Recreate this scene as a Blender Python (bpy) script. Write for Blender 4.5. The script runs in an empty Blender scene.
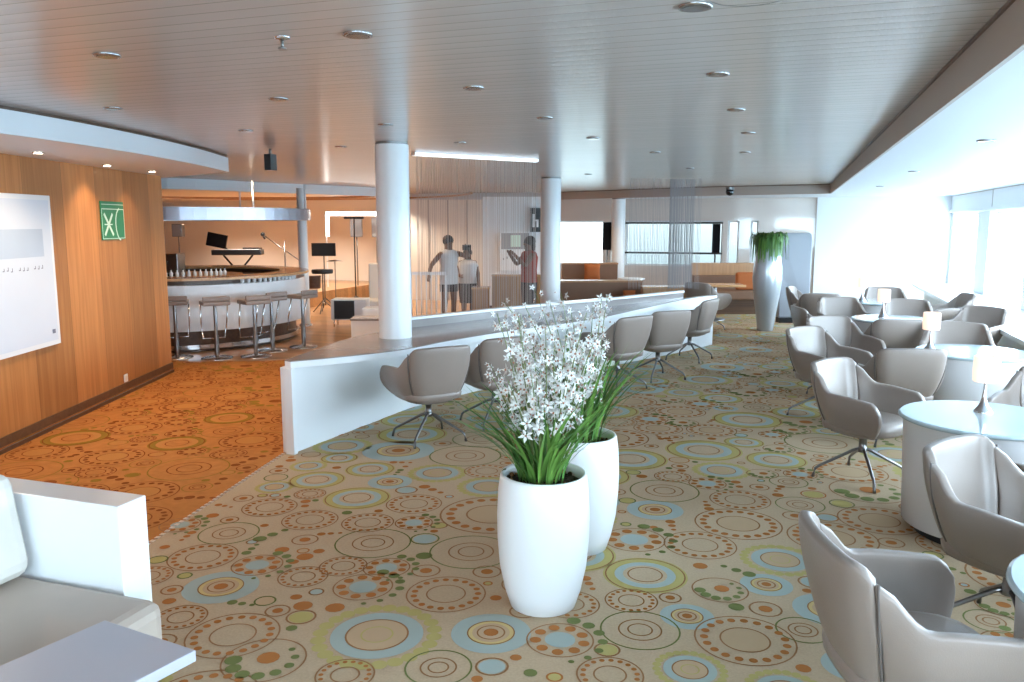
import bpy, math, random
from mathutils import Vector, Matrix
random.seed(7)
R = math.radians
PI = math.pi
scn = bpy.context.scene
col = scn.collection

# ------------------------------------------------------------------ camera model (for laying things out at their real distance)
FPX, PIT, YAW, EYE = 820.0, R(8.19), R(18.87), 1.75
FW = Vector((-math.sin(YAW)*math.cos(PIT), math.cos(YAW)*math.cos(PIT), -math.sin(PIT)))
RT = Vector((math.cos(YAW), math.sin(YAW), 0))
UP = RT.cross(FW)
CEIL, SOFF = 2.45, 2.28

def at(px, py, z):
    d = FW*FPX + RT*(px-512) + UP*(341-py)
    return Vector((0, 0, EYE)) + d*((z-EYE)/d.z)

def dep(px, py, d):
    v = FW*FPX + RT*(px-512) + UP*(341-py)
    return Vector((0, 0, EYE)) + v*(d/FPX)

# ------------------------------------------------------------------ materials
MATS = {}
def mat(name, c, rough=0.5, metal=0.0, coat=0.0, emit=None, es=0.0, noise=0.0, nscale=8.0, spec=0.5, bump=0.0, bscale=60.0, sheen=0.0):
    m = bpy.data.materials.new(name); m.use_nodes = True
    nt = m.node_tree; b = nt.nodes['Principled BSDF']
    b.inputs['Base Color'].default_value = (*c, 1)
    b.inputs['Roughness'].default_value = rough
    b.inputs['Metallic'].default_value = metal
    b.inputs['Coat Weight'].default_value = coat
    b.inputs['Specular IOR Level'].default_value = spec
    if sheen: b.inputs['Sheen Weight'].default_value = sheen
    if emit:
        b.inputs['Emission Color'].default_value = (*emit, 1); b.inputs['Emission Strength'].default_value = es
    tc = nt.nodes.new('ShaderNodeTexCoord')
    if noise:
        n = nt.nodes.new('ShaderNodeTexNoise'); n.inputs['Scale'].default_value = nscale; n.inputs['Detail'].default_value = 4
        nt.links.new(tc.outputs['Object'], n.inputs['Vector'])
        r = nt.nodes.new('ShaderNodeMapRange'); r.inputs[3].default_value = 1-noise; r.inputs[4].default_value = 1+noise
        nt.links.new(n.outputs['Fac'], r.inputs[0])
        mx = nt.nodes.new('ShaderNodeVectorMath'); mx.operation = 'SCALE'; mx.inputs[0].default_value = c
        nt.links.new(r.outputs[0], mx.inputs['Scale']); nt.links.new(mx.outputs[0], b.inputs['Base Color'])
    if bump:
        n2 = nt.nodes.new('ShaderNodeTexNoise'); n2.inputs['Scale'].default_value = bscale
        nt.links.new(tc.outputs['Object'], n2.inputs['Vector'])
        bp = nt.nodes.new('ShaderNodeBump'); bp.inputs['Strength'].default_value = bump; bp.inputs['Distance'].default_value = 0.004
        nt.links.new(n2.outputs['Fac'], bp.inputs['Height']); nt.links.new(bp.outputs[0], b.inputs['Normal'])
    MATS[name] = m
    return m

def wood(name, c1, c2, axis=2, rough=0.35, panel=0.0, pdir=(1, 0, 0), coat=0.1, scale=1.0):
    m = mat(name, c1, rough, coat=coat); nt = m.node_tree; b = nt.nodes['Principled BSDF']
    tc = nt.nodes.new('ShaderNodeTexCoord'); mp = nt.nodes.new('ShaderNodeMapping')
    s = [14*scale]*3; s[axis] = 0.7*scale; mp.inputs['Scale'].default_value = s
    nt.links.new(tc.outputs['Object'], mp.inputs['Vector'])
    n = nt.nodes.new('ShaderNodeTexNoise'); n.inputs['Scale'].default_value = 1.6; n.inputs['Detail'].default_value = 6; n.inputs['Distortion'].default_value = .6
    nt.links.new(mp.outputs[0], n.inputs['Vector'])
    cr = nt.nodes.new('ShaderNodeValToRGB'); cr.color_ramp.elements[0].color = (*c1, 1); cr.color_ramp.elements[1].color = (*c2, 1)
    cr.color_ramp.elements[0].position = .3; cr.color_ramp.elements[1].position = .7
    nt.links.new(n.outputs['Fac'], cr.inputs[0]); out = cr.outputs[0]
    if panel:
        dt = nt.nodes.new('ShaderNodeVectorMath'); dt.operation = 'DOT_PRODUCT'; dt.inputs[1].default_value = pdir
        nt.links.new(tc.outputs['Object'], dt.inputs[0])
        dv = nt.nodes.new('ShaderNodeMath'); dv.operation = 'DIVIDE'; dv.inputs[1].default_value = panel
        nt.links.new(dt.outputs['Value'], dv.inputs[0])
        fl = nt.nodes.new('ShaderNodeMath'); fl.operation = 'FLOOR'; nt.links.new(dv.outputs[0], fl.inputs[0])
        wn = nt.nodes.new('ShaderNodeTexWhiteNoise'); wn.noise_dimensions = '1D'; nt.links.new(fl.outputs[0], wn.inputs['W'])
        mr = nt.nodes.new('ShaderNodeMapRange'); mr.inputs[3].default_value = .72; mr.inputs[4].default_value = 1.12
        nt.links.new(wn.outputs['Value'], mr.inputs[0])
        fr = nt.nodes.new('ShaderNodeMath'); fr.operation = 'FRACT'; nt.links.new(dv.outputs[0], fr.inputs[0])
        lt = nt.nodes.new('ShaderNodeMath'); lt.operation = 'GREATER_THAN'; lt.inputs[1].default_value = .012; nt.links.new(fr.outputs[0], lt.inputs[0])
        mr2 = nt.nodes.new('ShaderNodeMapRange'); mr2.inputs[3].default_value = .55; mr2.inputs[4].default_value = 1; nt.links.new(lt.outputs[0], mr2.inputs[0])
        mu = nt.nodes.new('ShaderNodeMath'); mu.operation = 'MULTIPLY'; nt.links.new(mr.outputs[0], mu.inputs[0]); nt.links.new(mr2.outputs[0], mu.inputs[1])
        sc = nt.nodes.new('ShaderNodeVectorMath'); sc.operation = 'SCALE'; nt.links.new(out, sc.inputs[0]); nt.links.new(mu.outputs[0], sc.inputs['Scale']); out = sc.outputs[0]
    nt.links.new(out, b.inputs['Base Color'])
    return m

def slat_mat(name, c, dark, pitch=0.1, gap=0.06, rough=0.24):
    """painted metal slats running along X, with narrow dark gaps"""
    m = mat(name, c, rough, metal=0.0, coat=0.0, spec=0.9); nt = m.node_tree; b = nt.nodes['Principled BSDF']
    tc = nt.nodes.new('ShaderNodeTexCoord'); sp = nt.nodes.new('ShaderNodeSeparateXYZ'); nt.links.new(tc.outputs['Object'], sp.inputs[0])
    dv = nt.nodes.new('ShaderNodeMath'); dv.operation = 'DIVIDE'; dv.inputs[1].default_value = pitch; nt.links.new(sp.outputs['Y'], dv.inputs[0])
    fr = nt.nodes.new('ShaderNodeMath'); fr.operation = 'FRACT'; nt.links.new(dv.outputs[0], fr.inputs[0])
    lt = nt.nodes.new('ShaderNodeMath'); lt.operation = 'LESS_THAN'; lt.inputs[1].default_value = gap; nt.links.new(fr.outputs[0], lt.inputs[0])
    fl = nt.nodes.new('ShaderNodeMath'); fl.operation = 'FLOOR'; nt.links.new(dv.outputs[0], fl.inputs[0])
    wn = nt.nodes.new('ShaderNodeTexWhiteNoise'); wn.noise_dimensions = '1D'; nt.links.new(fl.outputs[0], wn.inputs['W'])
    mr = nt.nodes.new('ShaderNodeMapRange'); mr.inputs[3].default_value = .975; mr.inputs[4].default_value = 1.025; nt.links.new(wn.outputs['Value'], mr.inputs[0])
    sc = nt.nodes.new('ShaderNodeVectorMath'); sc.operation = 'SCALE'; sc.inputs[0].default_value = c; nt.links.new(mr.outputs[0], sc.inputs['Scale'])
    mx = nt.nodes.new('ShaderNodeMix'); mx.data_type = 'RGBA'; nt.links.new(lt.outputs[0], mx.inputs[0])
    nt.links.new(sc.outputs[0], mx.inputs[6]); mx.inputs[7].default_value = (*dark, 1)
    nt.links.new(mx.outputs[2], b.inputs['Base Color'])
    # each slat is very slightly cupped: stretches reflections along Y
    sn = nt.nodes.new('ShaderNodeMath'); sn.operation = 'PINGPONG'; sn.inputs[1].default_value = .5; nt.links.new(fr.outputs[0], sn.inputs[0])
    bp = nt.nodes.new('ShaderNodeBump'); bp.inputs['Strength'].default_value = .2; bp.inputs['Distance'].default_value = .005
    pw = nt.nodes.new('ShaderNodeMath'); pw.operation = 'POWER'; pw.inputs[1].default_value = .5; nt.links.new(sn.outputs[0], pw.inputs[0])
    nt.links.new(pw.outputs[0], bp.inputs['Height']); nt.links.new(bp.outputs[0], b.inputs['Normal'])
    return m

def glass_mat(key='glass', tc=(.93, .96, .98)):
    m = bpy.data.materials.new('window_'+key); m.use_nodes = True; nt = m.node_tree
    for n in list(nt.nodes): nt.nodes.remove(n)
    o = nt.nodes.new('ShaderNodeOutputMaterial'); t = nt.nodes.new('ShaderNodeBsdfTransparent'); g = nt.nodes.new('ShaderNodeBsdfGlossy')
    t.inputs[0].default_value = (*tc, 1); g.inputs['Roughness'].default_value = .02
    mx = nt.nodes.new('ShaderNodeMixShader'); mx.inputs[0].default_value = .05
    nt.links.new(t.outputs[0], mx.inputs[1]); nt.links.new(g.outputs[0], mx.inputs[2]); nt.links.new(mx.outputs[0], o.inputs[0])
    MATS[key] = m

M = MATS
mat('white_lacquer', (.80, .82, .84), .28, coat=.2)
mat('white_paint', (.78, .80, .82), .5)
mat('cream_paint', (.78, .72, .65), .5, noise=.04, nscale=1.5)
mat('gloss_panel', (.66, .58, .53), .10, coat=.8, noise=.12, nscale=1.2)
mat('soffit_white', (.74, .78, .82), .45)
mat('ceiling_white', (.60, .62, .65), .5)
mat('warm_ceiling', (.78, .68, .60), .5)
mat('beam_paint', (.42, .36, .32), .5)
slat_mat('slats', (.47, .42, .395), (.28, .245, .23))
wood('panel_wood', (.42, .165, .05), (.56, .25, .085), 2, .38, panel=.62, pdir=(.353, -.936, 0))
wood('bar_wood', (.50, .26, .11), (.68, .40, .20), 0, .25, coat=.3)
wood('booth_wood', (.36, .18, .08), (.46, .25, .11), 2, .4)
wood('floor_wood', (.40, .20, .075), (.52, .28, .12), 0, .3, panel=.16, pdir=(0, 1, 0), coat=.2)
wood('dark_wood', (.08, .04, .025), (.13, .07, .04), 0, .35)
mat('desk_top', (.24, .21, .20), .22, coat=.1, noise=.06, nscale=6)
mat('brown_leather', (.20, .105, .06), .5, noise=.08)
mat('carpet_base', (.50, .375, .25), .95, noise=.16, nscale=90, spec=.1, bump=.3, bscale=400)
mat('c_orange', (.42, .165, .05), .95, spec=.1)
mat('c_brown', (.32, .165, .075), .95, spec=.1)
mat('c_green', (.18, .20, .07), .95, spec=.1)
mat('c_blue', (.36, .42, .39), .95, spec=.1)
mat('c_yellow', (.58, .44, .20), .95, spec=.1)
mat('c_olive', (.46, .385, .15), .95, spec=.1)
mat('c_pink', (.50, .355, .22), .95, spec=.1)
mat('l_base', (.46, .19, .055), .95, noise=.22, nscale=14, spec=.1)
mat('l_dark', (.27, .085, .022), .95, spec=.1)
mat('l_light', (.47, .21, .06), .95, spec=.1)
mat('l_green', (.30, .17, .03), .95, spec=.1)
mat('chair_taupe', (.25, .198, .17), .36, noise=.03, nscale=20, bump=.15, bscale=250)
mat('chair_seam', (.12, .10, .09), .5)
mat('chrome', (.62, .62, .64), .18, metal=1)
mat('dark_metal', (.22, .21, .21), .3, metal=1)
mat('black', (.012, .012, .014), .35)
mat('matte_black', (.012, .012, .014), .9, spec=.1)
mat('screen_black', (.008, .008, .01), .1)
mat('pot_white', (.82, .83, .84), .35)
mat('silver_vase', (.50, .53, .57), .22, metal=.4)
mat('grey_partition', (.24, .25, .28), .35)
mat('soil', (.045, .028, .018), .95, noise=.5, nscale=40)
mat('leaf', (.12, .25, .045), .45, noise=.35, nscale=9)
mat('leaf_dark', (.07, .18, .035), .5, noise=.3, nscale=9)
mat('stem', (.16, .20, .06), .5)
mat('petal', (.74, .72, .69), .5, noise=.06, nscale=30)
mat('petal_centre', (.38, .17, .10), .5)
mat('sofa_cream', (.66, .62, .56), .5, noise=.03)
mat('coffee_top', (.44, .44, .50), .35)
mat('sofa_seat', (.47, .39, .33), .5, noise=.04)
mat('table_white', (.42, .50, .53), .10, coat=.4)
mat('drum_white', (.62, .60, .60), .4)
mat('lamp_shade', (.62, .50, .42), .6, emit=(1, .72, .52), es=.5)
mat('led', (1, 1, 1), .5, emit=(1, .97, .92), es=3.0)
mat('track_white', (.95, .97, 1), .4, emit=(.85, .93, 1), es=.55)
mat('lens_on', (1, 1, 1), .3, emit=(1, .82, .6), es=14)
mat('lens_off', (.16, .13, .11), .15, metal=.5)
mat('down_ring', (.36, .34, .34), .22, metal=.9)
mat('string', (.50, .45, .42), .5)
mat('string_dense', (.36, .34, .35), .5)
mat('green_sign', (.02, .22, .10), .35)
mat('sign_white', (.62, .80, .70), .4)
mat('poster_sheet', (.66, .72, .80), .3, noise=.04, nscale=2)
mat('poster_blue', (.48, .57, .68), .3, noise=.12, nscale=1.4)
mat('poster_ink', (.16, .18, .24), .4)
mat('skin', (.20, .10, .06), .5)
mat('hair', (.03, .02, .018), .6)
mat('white_cloth', (.72, .70, .70), .8)
mat('red_cloth', (.34, .07, .05), .8)
mat('dark_cloth', (.06, .045, .045), .8)
mat('orange_cushion', (.42, .12, .03), .8)
mat('silver_band', (.46, .46, .52), .25, metal=.5)
mat('bottle_glass', (.75, .76, .78), .08, coat=.5)
mat('grey_photo', (.30, .30, .31), .3)
glass_mat()
glass_mat('tinted_glass', (.28, .28, .27))
glass_mat('soft_glass', (.6, .6, .58))

# ------------------------------------------------------------------ mesh builder
class MB:
    def __init__(s): s.v = []; s.f = []; s.mi = []; s.sm = []
    def add(s, vs, fs, mi=0, smooth=False):
        o = len(s.v); s.v += [tuple(v) for v in vs]
        for f in fs: s.f.append(tuple(i+o for i in f)); s.mi.append(mi); s.sm.append(smooth)
    def box(s, x0, y0, z0, x1, y1, z1, mi=0, M4=None):
        vs = [Vector((x, y, z)) for z in (z0, z1) for x, y in ((x0, y0), (x1, y0), (x1, y1), (x0, y1))]
        if M4 is not None: vs = [M4 @ v for v in vs]
        s.add(vs, [(3, 2, 1, 0), (4, 5, 6, 7), (0, 1, 5, 4), (1, 2, 6, 5), (2, 3, 7, 6), (3, 0, 4, 7)], mi)
    def prism(s, pts, z0, z1, mi=0):
        n = len(pts); a = sum(pts[i][0]*pts[(i+1) % n][1]-pts[(i+1) % n][0]*pts[i][1] for i in range(n))
        if a < 0: pts = pts[::-1]
        vs = [(p[0], p[1], z0) for p in pts]+[(p[0], p[1], z1) for p in pts]
        s.add(vs, [tuple(range(n))[::-1], tuple(range(n, 2*n))]+[(i, (i+1) % n, n+(i+1) % n, n+i) for i in range(n)], mi)
    def lathe(s, prof, c=(0, 0, 0), n=32, mi=0, smooth=True, cap=True, sx=1, sy=1):
        vs = []
        for r, z in prof:
            for k in range(n):
                a = 2*PI*k/n; vs.append((c[0]+r*math.cos(a)*sx, c[1]+r*math.sin(a)*sy, c[2]+z))
        fs = []
        for j in range(len(prof)-1):
            for k in range(n): fs.append((j*n+k, j*n+(k+1) % n, (j+1)*n+(k+1) % n, (j+1)*n+k))
        s.add(vs, fs, mi, smooth)
        if cap:
            s.add(vs[:n], [tuple(range(n))[::-1]], mi); s.add(vs[-n:], [tuple(range(n))], mi)
    def tube(s, path, rad, n=8, mi=0, sq=False):
        path = [Vector(p) for p in path]; rs = rad if isinstance(rad, (list, tuple)) else [rad]*len(path)
        vs = []; up = Vector((0, 0, 1))
        for i, p in enumerate(path):
            t = (path[min(i+1, len(path)-1)]-path[max(i-1, 0)]).normalized()
            a = t.cross(up if abs(t.z) < .9 else Vector((0, 1, 0))).normalized(); b = t.cross(a)
            for k in range(n):
                th = 2*PI*k/n+PI/4; vs.append(p+(a*math.cos(th)+b*math.sin(th))*rs[i])
        fs = [(i*n+k, i*n+(k+1) % n, (i+1)*n+(k+1) % n, (i+1)*n+k) for i in range(len(path)-1) for k in range(n)]
        fs += [tuple(range(n))[::-1], tuple(range((len(path)-1)*n, len(path)*n))]
        s.add(vs, fs, mi, not sq)
    def ball(s, c, r, n=12, m=8, mi=0, sc=(1, 1, 1)):
        vs = []; fs = []
        for j in range(m+1):
            ph = PI*j/m
            for k in range(n):
                a = 2*PI*k/n; vs.append((c[0]+r*sc[0]*math.sin(ph)*math.cos(a), c[1]+r*sc[1]*math.sin(ph)*math.sin(a), c[2]-r*sc[2]*math.cos(ph)))
        for j in range(m):
            for k in range(n): fs.append((j*n+k, j*n+(k+1) % n, (j+1)*n+(k+1) % n, (j+1)*n+k))
        s.add(vs, fs, mi, True)
    def build(s, name, mats, parent=None, bevel=0, subsurf=0, solid=0):
        me = bpy.data.meshes.new(name); me.from_pydata(s.v, [], s.f)
        if not isinstance(mats, (list, tuple)): mats = [mats]
        for m in mats: me.materials.append(M[m])
        me.polygons.foreach_set('material_index', s.mi); me.polygons.foreach_set('use_smooth', s.sm); me.update()
        o = bpy.data.objects.new(name, me); col.objects.link(o)
        if parent is not None: o.parent = parent
        if solid:
            k = o.modifiers.new('solid', 'SOLIDIFY'); k.thickness = solid; k.offset = -1
        if bevel:
            k = o.modifiers.new('bevel', 'BEVEL'); k.width = bevel; k.segments = 3; k.limit_method = 'ANGLE'; k.angle_limit = R(35)
        if subsurf:
            k = o.modifiers.new('sub', 'SUBSURF'); k.levels = subsurf; k.render_levels = subsurf
        return o

def tag(o, label=None, cat=None, group=None, kind=None):
    if label: o['label'] = label
    if cat: o['category'] = cat
    if group: o['group'] = group
    if kind: o['kind'] = kind
    return o
def empty(name, loc=(0, 0, 0), rz=0, label=None, cat=None, group=None):
    o = bpy.data.objects.new(name, None); col.objects.link(o); o.location = loc; o.rotation_euler = (0, 0, rz); o.empty_display_size = .1
    return tag(o, label, cat, group)
def copy_tree(o, parent=None):
    c = o.copy(); col.objects.link(c)
    if parent is not None: c.parent = parent
    for ch in o.children: copy_tree(ch, c)
    return c
def struct(o, label=None): o['kind'] = 'structure'; 
def S(mb, name, mats, **k):
    o = mb.build(name, mats, **k); o['kind'] = 'structure'; return o
def spline(pts, n=8):
    pts = [Vector(p) for p in pts]; out = []
    for i in range(len(pts)-1):
        p0, p1, p2, p3 = pts[max(i-1, 0)], pts[i], pts[i+1], pts[min(i+2, len(pts)-1)]
        for k in range(n):
            t = k/n; out.append(.5*((2*p1)+(p2-p0)*t+(2*p0-5*p1+4*p2-p3)*t*t+(3*p1-p0-3*p2+p3)*t**3))
    out.append(pts[-1]); return out

# ------------------------------------------------------------------ floor with its woven circle pattern
XW, YF, YB = 2.95, 18.5, -3.2           # window wall, far wall, rear wall
def xb(y):                               # border between the two carpets
    return -3.30-(y-3.48)*.19
class Pat:
    def __init__(s): s.mb = MB()
    def z(s, l): return .0006*l
    def disc(s, x, y, r, mi, l, n=20):
        s.mb.add([(x+r*math.cos(2*PI*k/n), y+r*math.sin(2*PI*k/n), s.z(l)) for k in range(n)], [tuple(range(n))], mi)
    def ring(s, x, y, r, w, mi, l, n=32):
        vs = [(x+q*math.cos(2*PI*k/n), y+q*math.sin(2*PI*k/n), s.z(l)) for q in (r, r-w) for k in range(n)]
        s.mb.add(vs, [(k, (k+1) % n, n+(k+1) % n, n+k) for k in range(n)], mi)
    def dots(s, x, y, r, n, dr, mi, l, m=10, a0=0, a1=2*PI, grow=False):
        for k in range(n):
            a = a0+(a1-a0)*k/n; q = dr*(.45+.75*k/n) if grow else dr
            s.disc(x+r*math.cos(a), y+r*math.sin(a), q, mi, l, m)
BASE, OR, BR, GR, BL, YE, OL, PK, LB, LD, LL, LG = range(12)
pt = Pat()
def motif(kind, x, y, r, left=False, far=False):
    n = 16 if far else 36; m = 6 if far else 12; l = 2
    o, b, g, bl, ye, ol, pk = (LD, LD, LG, LL, LL, LG, LL) if left else (OR, BR, GR, BL, YE, OL, PK)
    ln = max(.007, r*.035)
    if kind == 'a':
        pt.ring(x, y, r, ln, b, l+1, n); pt.dots(x, y, r*.80, int(17+r*12), r*.085, o, l+2, m)
        pt.ring(x, y, r*.5, ln, b, l+1, n)
        if r > .2: pt.disc(x, y, r*.46, pk, l+1, n)
    elif kind == 'b':
        pt.disc(x, y, r, bl, l, n); pt.disc(x, y, r*.60, ye, l+1, n); pt.disc(x, y, r*.47, pk, l+2, n)
        pt.ring(x, y, r*.60, ln*.8, b, l+3, n); pt.ring(x, y, r*.36, ln, b, l+3, n); pt.disc(x, y, r*.19, o, l+4, m)
    elif kind == 'c':
        pt.dots(x, y, r*.87, 24, r*.12, ol, l, m); pt.disc(x, y, r*.70, bl, l+1, n); pt.disc(x, y, r*.48, pk, l+2, n); pt.ring(x, y, r*.48, ln*.8, b, l+3, n); pt.ring(x, y, r*.25, ln*.8, ol, l+3, n)
    elif kind == 'd':
        pt.ring(x, y, r, ln, g if left else b, l+1, n); pt.dots(x, y, r*.72, 8, r*.19, g, l+2, m, R(60), R(-190), True); pt.disc(x+r*.05, y+r*.1, r*.27, o, l+2, m)
    elif kind == 'e':
        pt.ring(x, y, r, ln*1.1, g, l+1, n); pt.ring(x, y, r*.55, ln, b, l+1, n); pt.ring(x, y, r*.32, ln, b, l+1, n)
    elif kind == 'f':
        pt.disc(x, y, r*.45, bl, l+1, n); pt.dots(x, y, r*.72, 9, r*.17, o, l+2, m); pt.ring(x, y, r, ln, b, l+1, n)
        pt.dots(x, y, r*1.25, 7, r*.2, g, l+2, m, R(-60), R(110), True)
    elif kind == 'g':
        pt.disc(x, y, r, ol, l, n); pt.disc(x, y, r*.72, bl, l+1, n); pt.disc(x, y, r*.52, BASE if not left else LB, l+2, n); pt.ring(x, y, r*.95, ln, b, l+1, n); pt.ring(x, y, r*.42, ln, b, l+3, n)
    elif kind == 's':
        pt.ring(x, y, r, .009, b, l+1, max(10, n//2)); pt.disc(x, y, r*.42, o, l+2, m)
    elif kind == 't':
        pt.ring(x, y, r, .009, random.choice((b, g, o)), l+1, max(10, n//2)); pt.disc(x, y, r*.8, random.choice((pk, ol, bl)), l, m)
    elif kind == 'k':
        a = random.uniform(0, 6.28); c = random.choice((o, o, g))
        for q in (-1.1, 0, 1.1): pt.disc(x+q*r*.9*math.cos(a), y+q*r*.9*math.sin(a), r*(.36+.1*q), c, l+1, m)
    elif kind == 'o': pt.disc(x, y, r, random.choice((o, o, g)), l+1, m)
placed = []
hand = [('a', 233, 635, 46), ('c', 377, 635, 66), ('b', 221, 587, 37), ('a', 203, 557, 34), ('a', 446, 594, 40), ('b', 491, 633, 40), ('e', 373, 543, 38),
        ('f', 363, 587, 30), ('a', 303, 577, 25), ('d', 264, 660, 42), ('a', 310, 520, 28), ('a', 414, 504, 28), ('g', 317, 480, 28), ('b', 390, 482, 22),
        ('a', 310, 460+34, 16), ('s', 305, 540, 0), ('o', 303, 606, 0), ('o', 335, 608, 0), ('o', 305, 557, 0), ('o', 424, 556, 0), ('s', 426, 571, 0), ('s', 487, 572, 0),
        ('a', 745, 640, 50), ('g', 645, 575, 42), ('e', 640, 630, 40), ('f', 560, 640, 34), ('b', 830, 610, 36), ('a', 700, 545, 36), ('c', 780, 560, 40), ('d', 720, 590, 28), ('a', 740, 500, 30), ('b', 655, 510, 28), ('e', 800, 505, 24),
        ('a', 345, 675, 30), ('a', 610, 675, 34), ('c', 690, 670, 38), ('f', 180, 525, 20), ('e', 520, 560, 20), ('b', 945, 520, 26), ('a', 900, 560, 26)]
for k, px, py, rp in hand:
    p = at(px, py, 0); d = (p-Vector((0, 0, EYE))).dot(FW); r = rp/FPX*d if rp else (.075 if k == 's' else .045)
    motif(k, p.x, p.y, r); placed.append((p.x, p.y, r))
def fill(x0, x1, y0, y1, sizes, left):
    cell = {}
    def key(x, y): return (int(x//.6), int(y//.6))
    def ok(x, y, r, f):
        kx, ky = key(x, y)
        for i in (-1, 0, 1):
            for j in (-1, 0, 1):
                for (a, b, c) in cell.get((kx+i, ky+j), ()):
                    if (a-x)**2+(b-y)**2 < ((c+r)*f)**2: return False
        return True
    if not left:
        for q in placed: cell.setdefault(key(q[0], q[1]), []).append(q)
    for r0, r1, tries, kinds, f in sizes:
        for _ in range(int(tries*(x1-x0)*(y1-y0))):
            x, y = random.uniform(x0, x1), random.uniform(y0, y1); r = random.uniform(r0, r1)
            if left:
                if x+r > xb(y)-.03 or math.hypot(x+7.9, y-11.4) < 3.0+r: continue
            elif x-r*1.4 < xb(y)+.04 or (y > 6 and x < -4.2) or x+r > XW: continue
            if not ok(x, y, r, f): continue
            cell.setdefault(key(x, y), []).append((x, y, r))
            motif(random.choice(kinds), x, y, r, left, y > 8.5)
sz = [(.21, .32, 26, 'aaabcceggd', .84), (.11, .18, 70, 'aaabdefgc', .87), (.05, .085, 120, 'ssttk', .95), (.022, .04, 130, 'oot', 1.05)]
fill(-4.6, XW, 0.6, 12.5, sz, False)
fill(-4.2, XW, 12.5, 17.5, sz[:3], False)
fill(-8.6, -3.4, 1.5, 8.8, [(.20, .30, 22, 'aaaegd', .86), (.1, .16, 50, 'aaef', .88), (.05, .08, 80, 'stk', .95), (.022, .045, 90, 'o', 1.05)], True)
fl = MB()
fl.add([(-18, YB, 0), (XW, YB, 0), (XW, YF, 0), (-18, YF, 0)], [(0, 1, 2, 3)], BASE)
lp = [(xb(YB), YB), (xb(9), 9.0), (-4.3, 9.0), (-4.6, 11), (-4.6, YF), (-18, YF), (-18, YB)]
fl.add([(a, b, .0005) for a, b in lp], [tuple(range(len(lp)))], LB)
n = 64   # wooden dance floor around and behind the bar
wd = [(-7.9+3.0*math.cos(R(a)), 11.4+3.0*math.sin(R(a))) for a in range(-120, 25, 5)]+[(-4.9, 14.5), (-4.7, YF), (-16, YF), (-16, 9)]
fl.add([(a, b, .0012) for a, b in wd], [tuple(range(len(wd)))], 12)
rg = [(-7.9+q*math.cos(R(a)), 11.4+q*math.sin(R(a)), .0017) for q in (3.06, 2.98) for a in range(-120, 25, 5)]
k = len(rg)//2
fl.add(rg, [(i, i+1, k+i+1, k+i) for i in range(k-1)], 13)
fl.v += []
o0 = len(fl.v)
fl.v += pt.mb.v; fl.f += [tuple(i+o0 for i in f) for f in pt.mb.f]; fl.mi += pt.mb.mi; fl.sm += pt.mb.sm
fl.add([(-18, YB, -.12), (XW, YB, -.12), (XW, YF, -.12), (-18, YF, -.12)], [(3, 2, 1, 0)], BASE)
mat('floor_edge', (.60, .52, .46), .3, metal=.6)
S(fl, 'floor', ['carpet_base', 'c_orange', 'c_brown', 'c_green', 'c_blue', 'c_yellow', 'c_olive', 'c_pink', 'l_base', 'l_dark', 'l_light', 'l_green', 'floor_wood', 'bar_wood'])
m = MB()     # metal edging between the carpets
a, b = Vector((xb(1.0), 1.0, 0)), Vector((xb(5.2), 5.2, 0)); dr = (b-a).normalized(); nn = Vector((-dr.y, dr.x, 0))
t = 0
while t < (b-a).length:
    p = a+dr*t; q = p+dr*.03
    m.add([(p-nn*.012)+Vector((0, 0, .004)), (p+nn*.012)+Vector((0, 0, .004)), (q+nn*.012)+Vector((0, 0, .004)), (q-nn*.012)+Vector((0, 0, .004)),
           (p-nn*.012), (p+nn*.012), (q+nn*.012), (q-nn*.012)], [(3, 2, 1, 0), (0, 1, 5, 4), (1, 2, 6, 5), (2, 3, 7, 6), (3, 0, 4, 7)])
    t += .05
S(m, 'trim_1', 'floor_edge')

# ------------------------------------------------------------------ ceilings
def wallx(y): return -5.75-(y-4.7)*.377          # the curved-in wooden wall, as a line
slatpoly = [(0.62, YB), (0.62, 3.1), (0.58, 16.19), (-1.86, 16.68), (-5.21, 18.4), (-9.2, 18.4), (-8.01, 15.07), (-8.9, 12.5), (-9.41, 10.66), (-12, 9.2), (-12, 7.0), (-6.4, 7.9), (-5.69, 7.41), (-4.89, 5.09), (-4.66, 3.9), (-4.4, 2.0), (-4.3, YB)]
m = MB(); m.prism(slatpoly, CEIL, CEIL+.06); S(m, 'ceiling', 'slats')
m = MB(); m.add([(-18, YB, 2.6), (XW+.3, YB, 2.6), (XW+.3, YF+.3, 2.6), (-18, YF+.3, 2.6)], [(3, 2, 1, 0)]); m.add([(-18, YB, 2.7), (XW+.3, YB, 2.7), (XW+.3, YF+.3, 2.7), (-18, YF+.3, 2.7)], [(0, 1, 2, 3)]); S(m, 'ceiling_slab', 'white_paint')
# lower ceiling along the windows and the far end, with its fascia
low = [(.62, YB), (XW, YB), (XW, YF), (-9.2, YF), (-9.2, 18.42), (-5.21, 18.42), (-1.86, 16.7), (.6, 16.2), (.64, 3.1)]
m = MB(); m.prism(low, SOFF, CEIL+.1); S(m, 'ceiling_low', 'ceiling_white')
def fascia(pts, z0, z1, th, name, mt, gap=True):
    m = MB()
    for i in range(len(pts)-1):
        a, b = Vector((*pts[i], 0)), Vector((*pts[i+1], 0)); d = (b-a).normalized(); q = Vector((-d.y, d.x, 0))*th
        a2, b2 = a-d*.004, b+d*.004
        m.prism([(a2.x, a2.y), (b2.x, b2.y), (b2.x+q.x, b2.y+q.y), (a2.x+q.x, a2.y+q.y)], z0, z1)
    return S(m, name, mt)
fascia([(.62, YB), (.64, 3.1), (.6, 16.2), (-1.86, 16.7), (-5.21, 18.42)], SOFF-.004, CEIL-.012, .02, 'trim_2', 'beam_paint')
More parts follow.
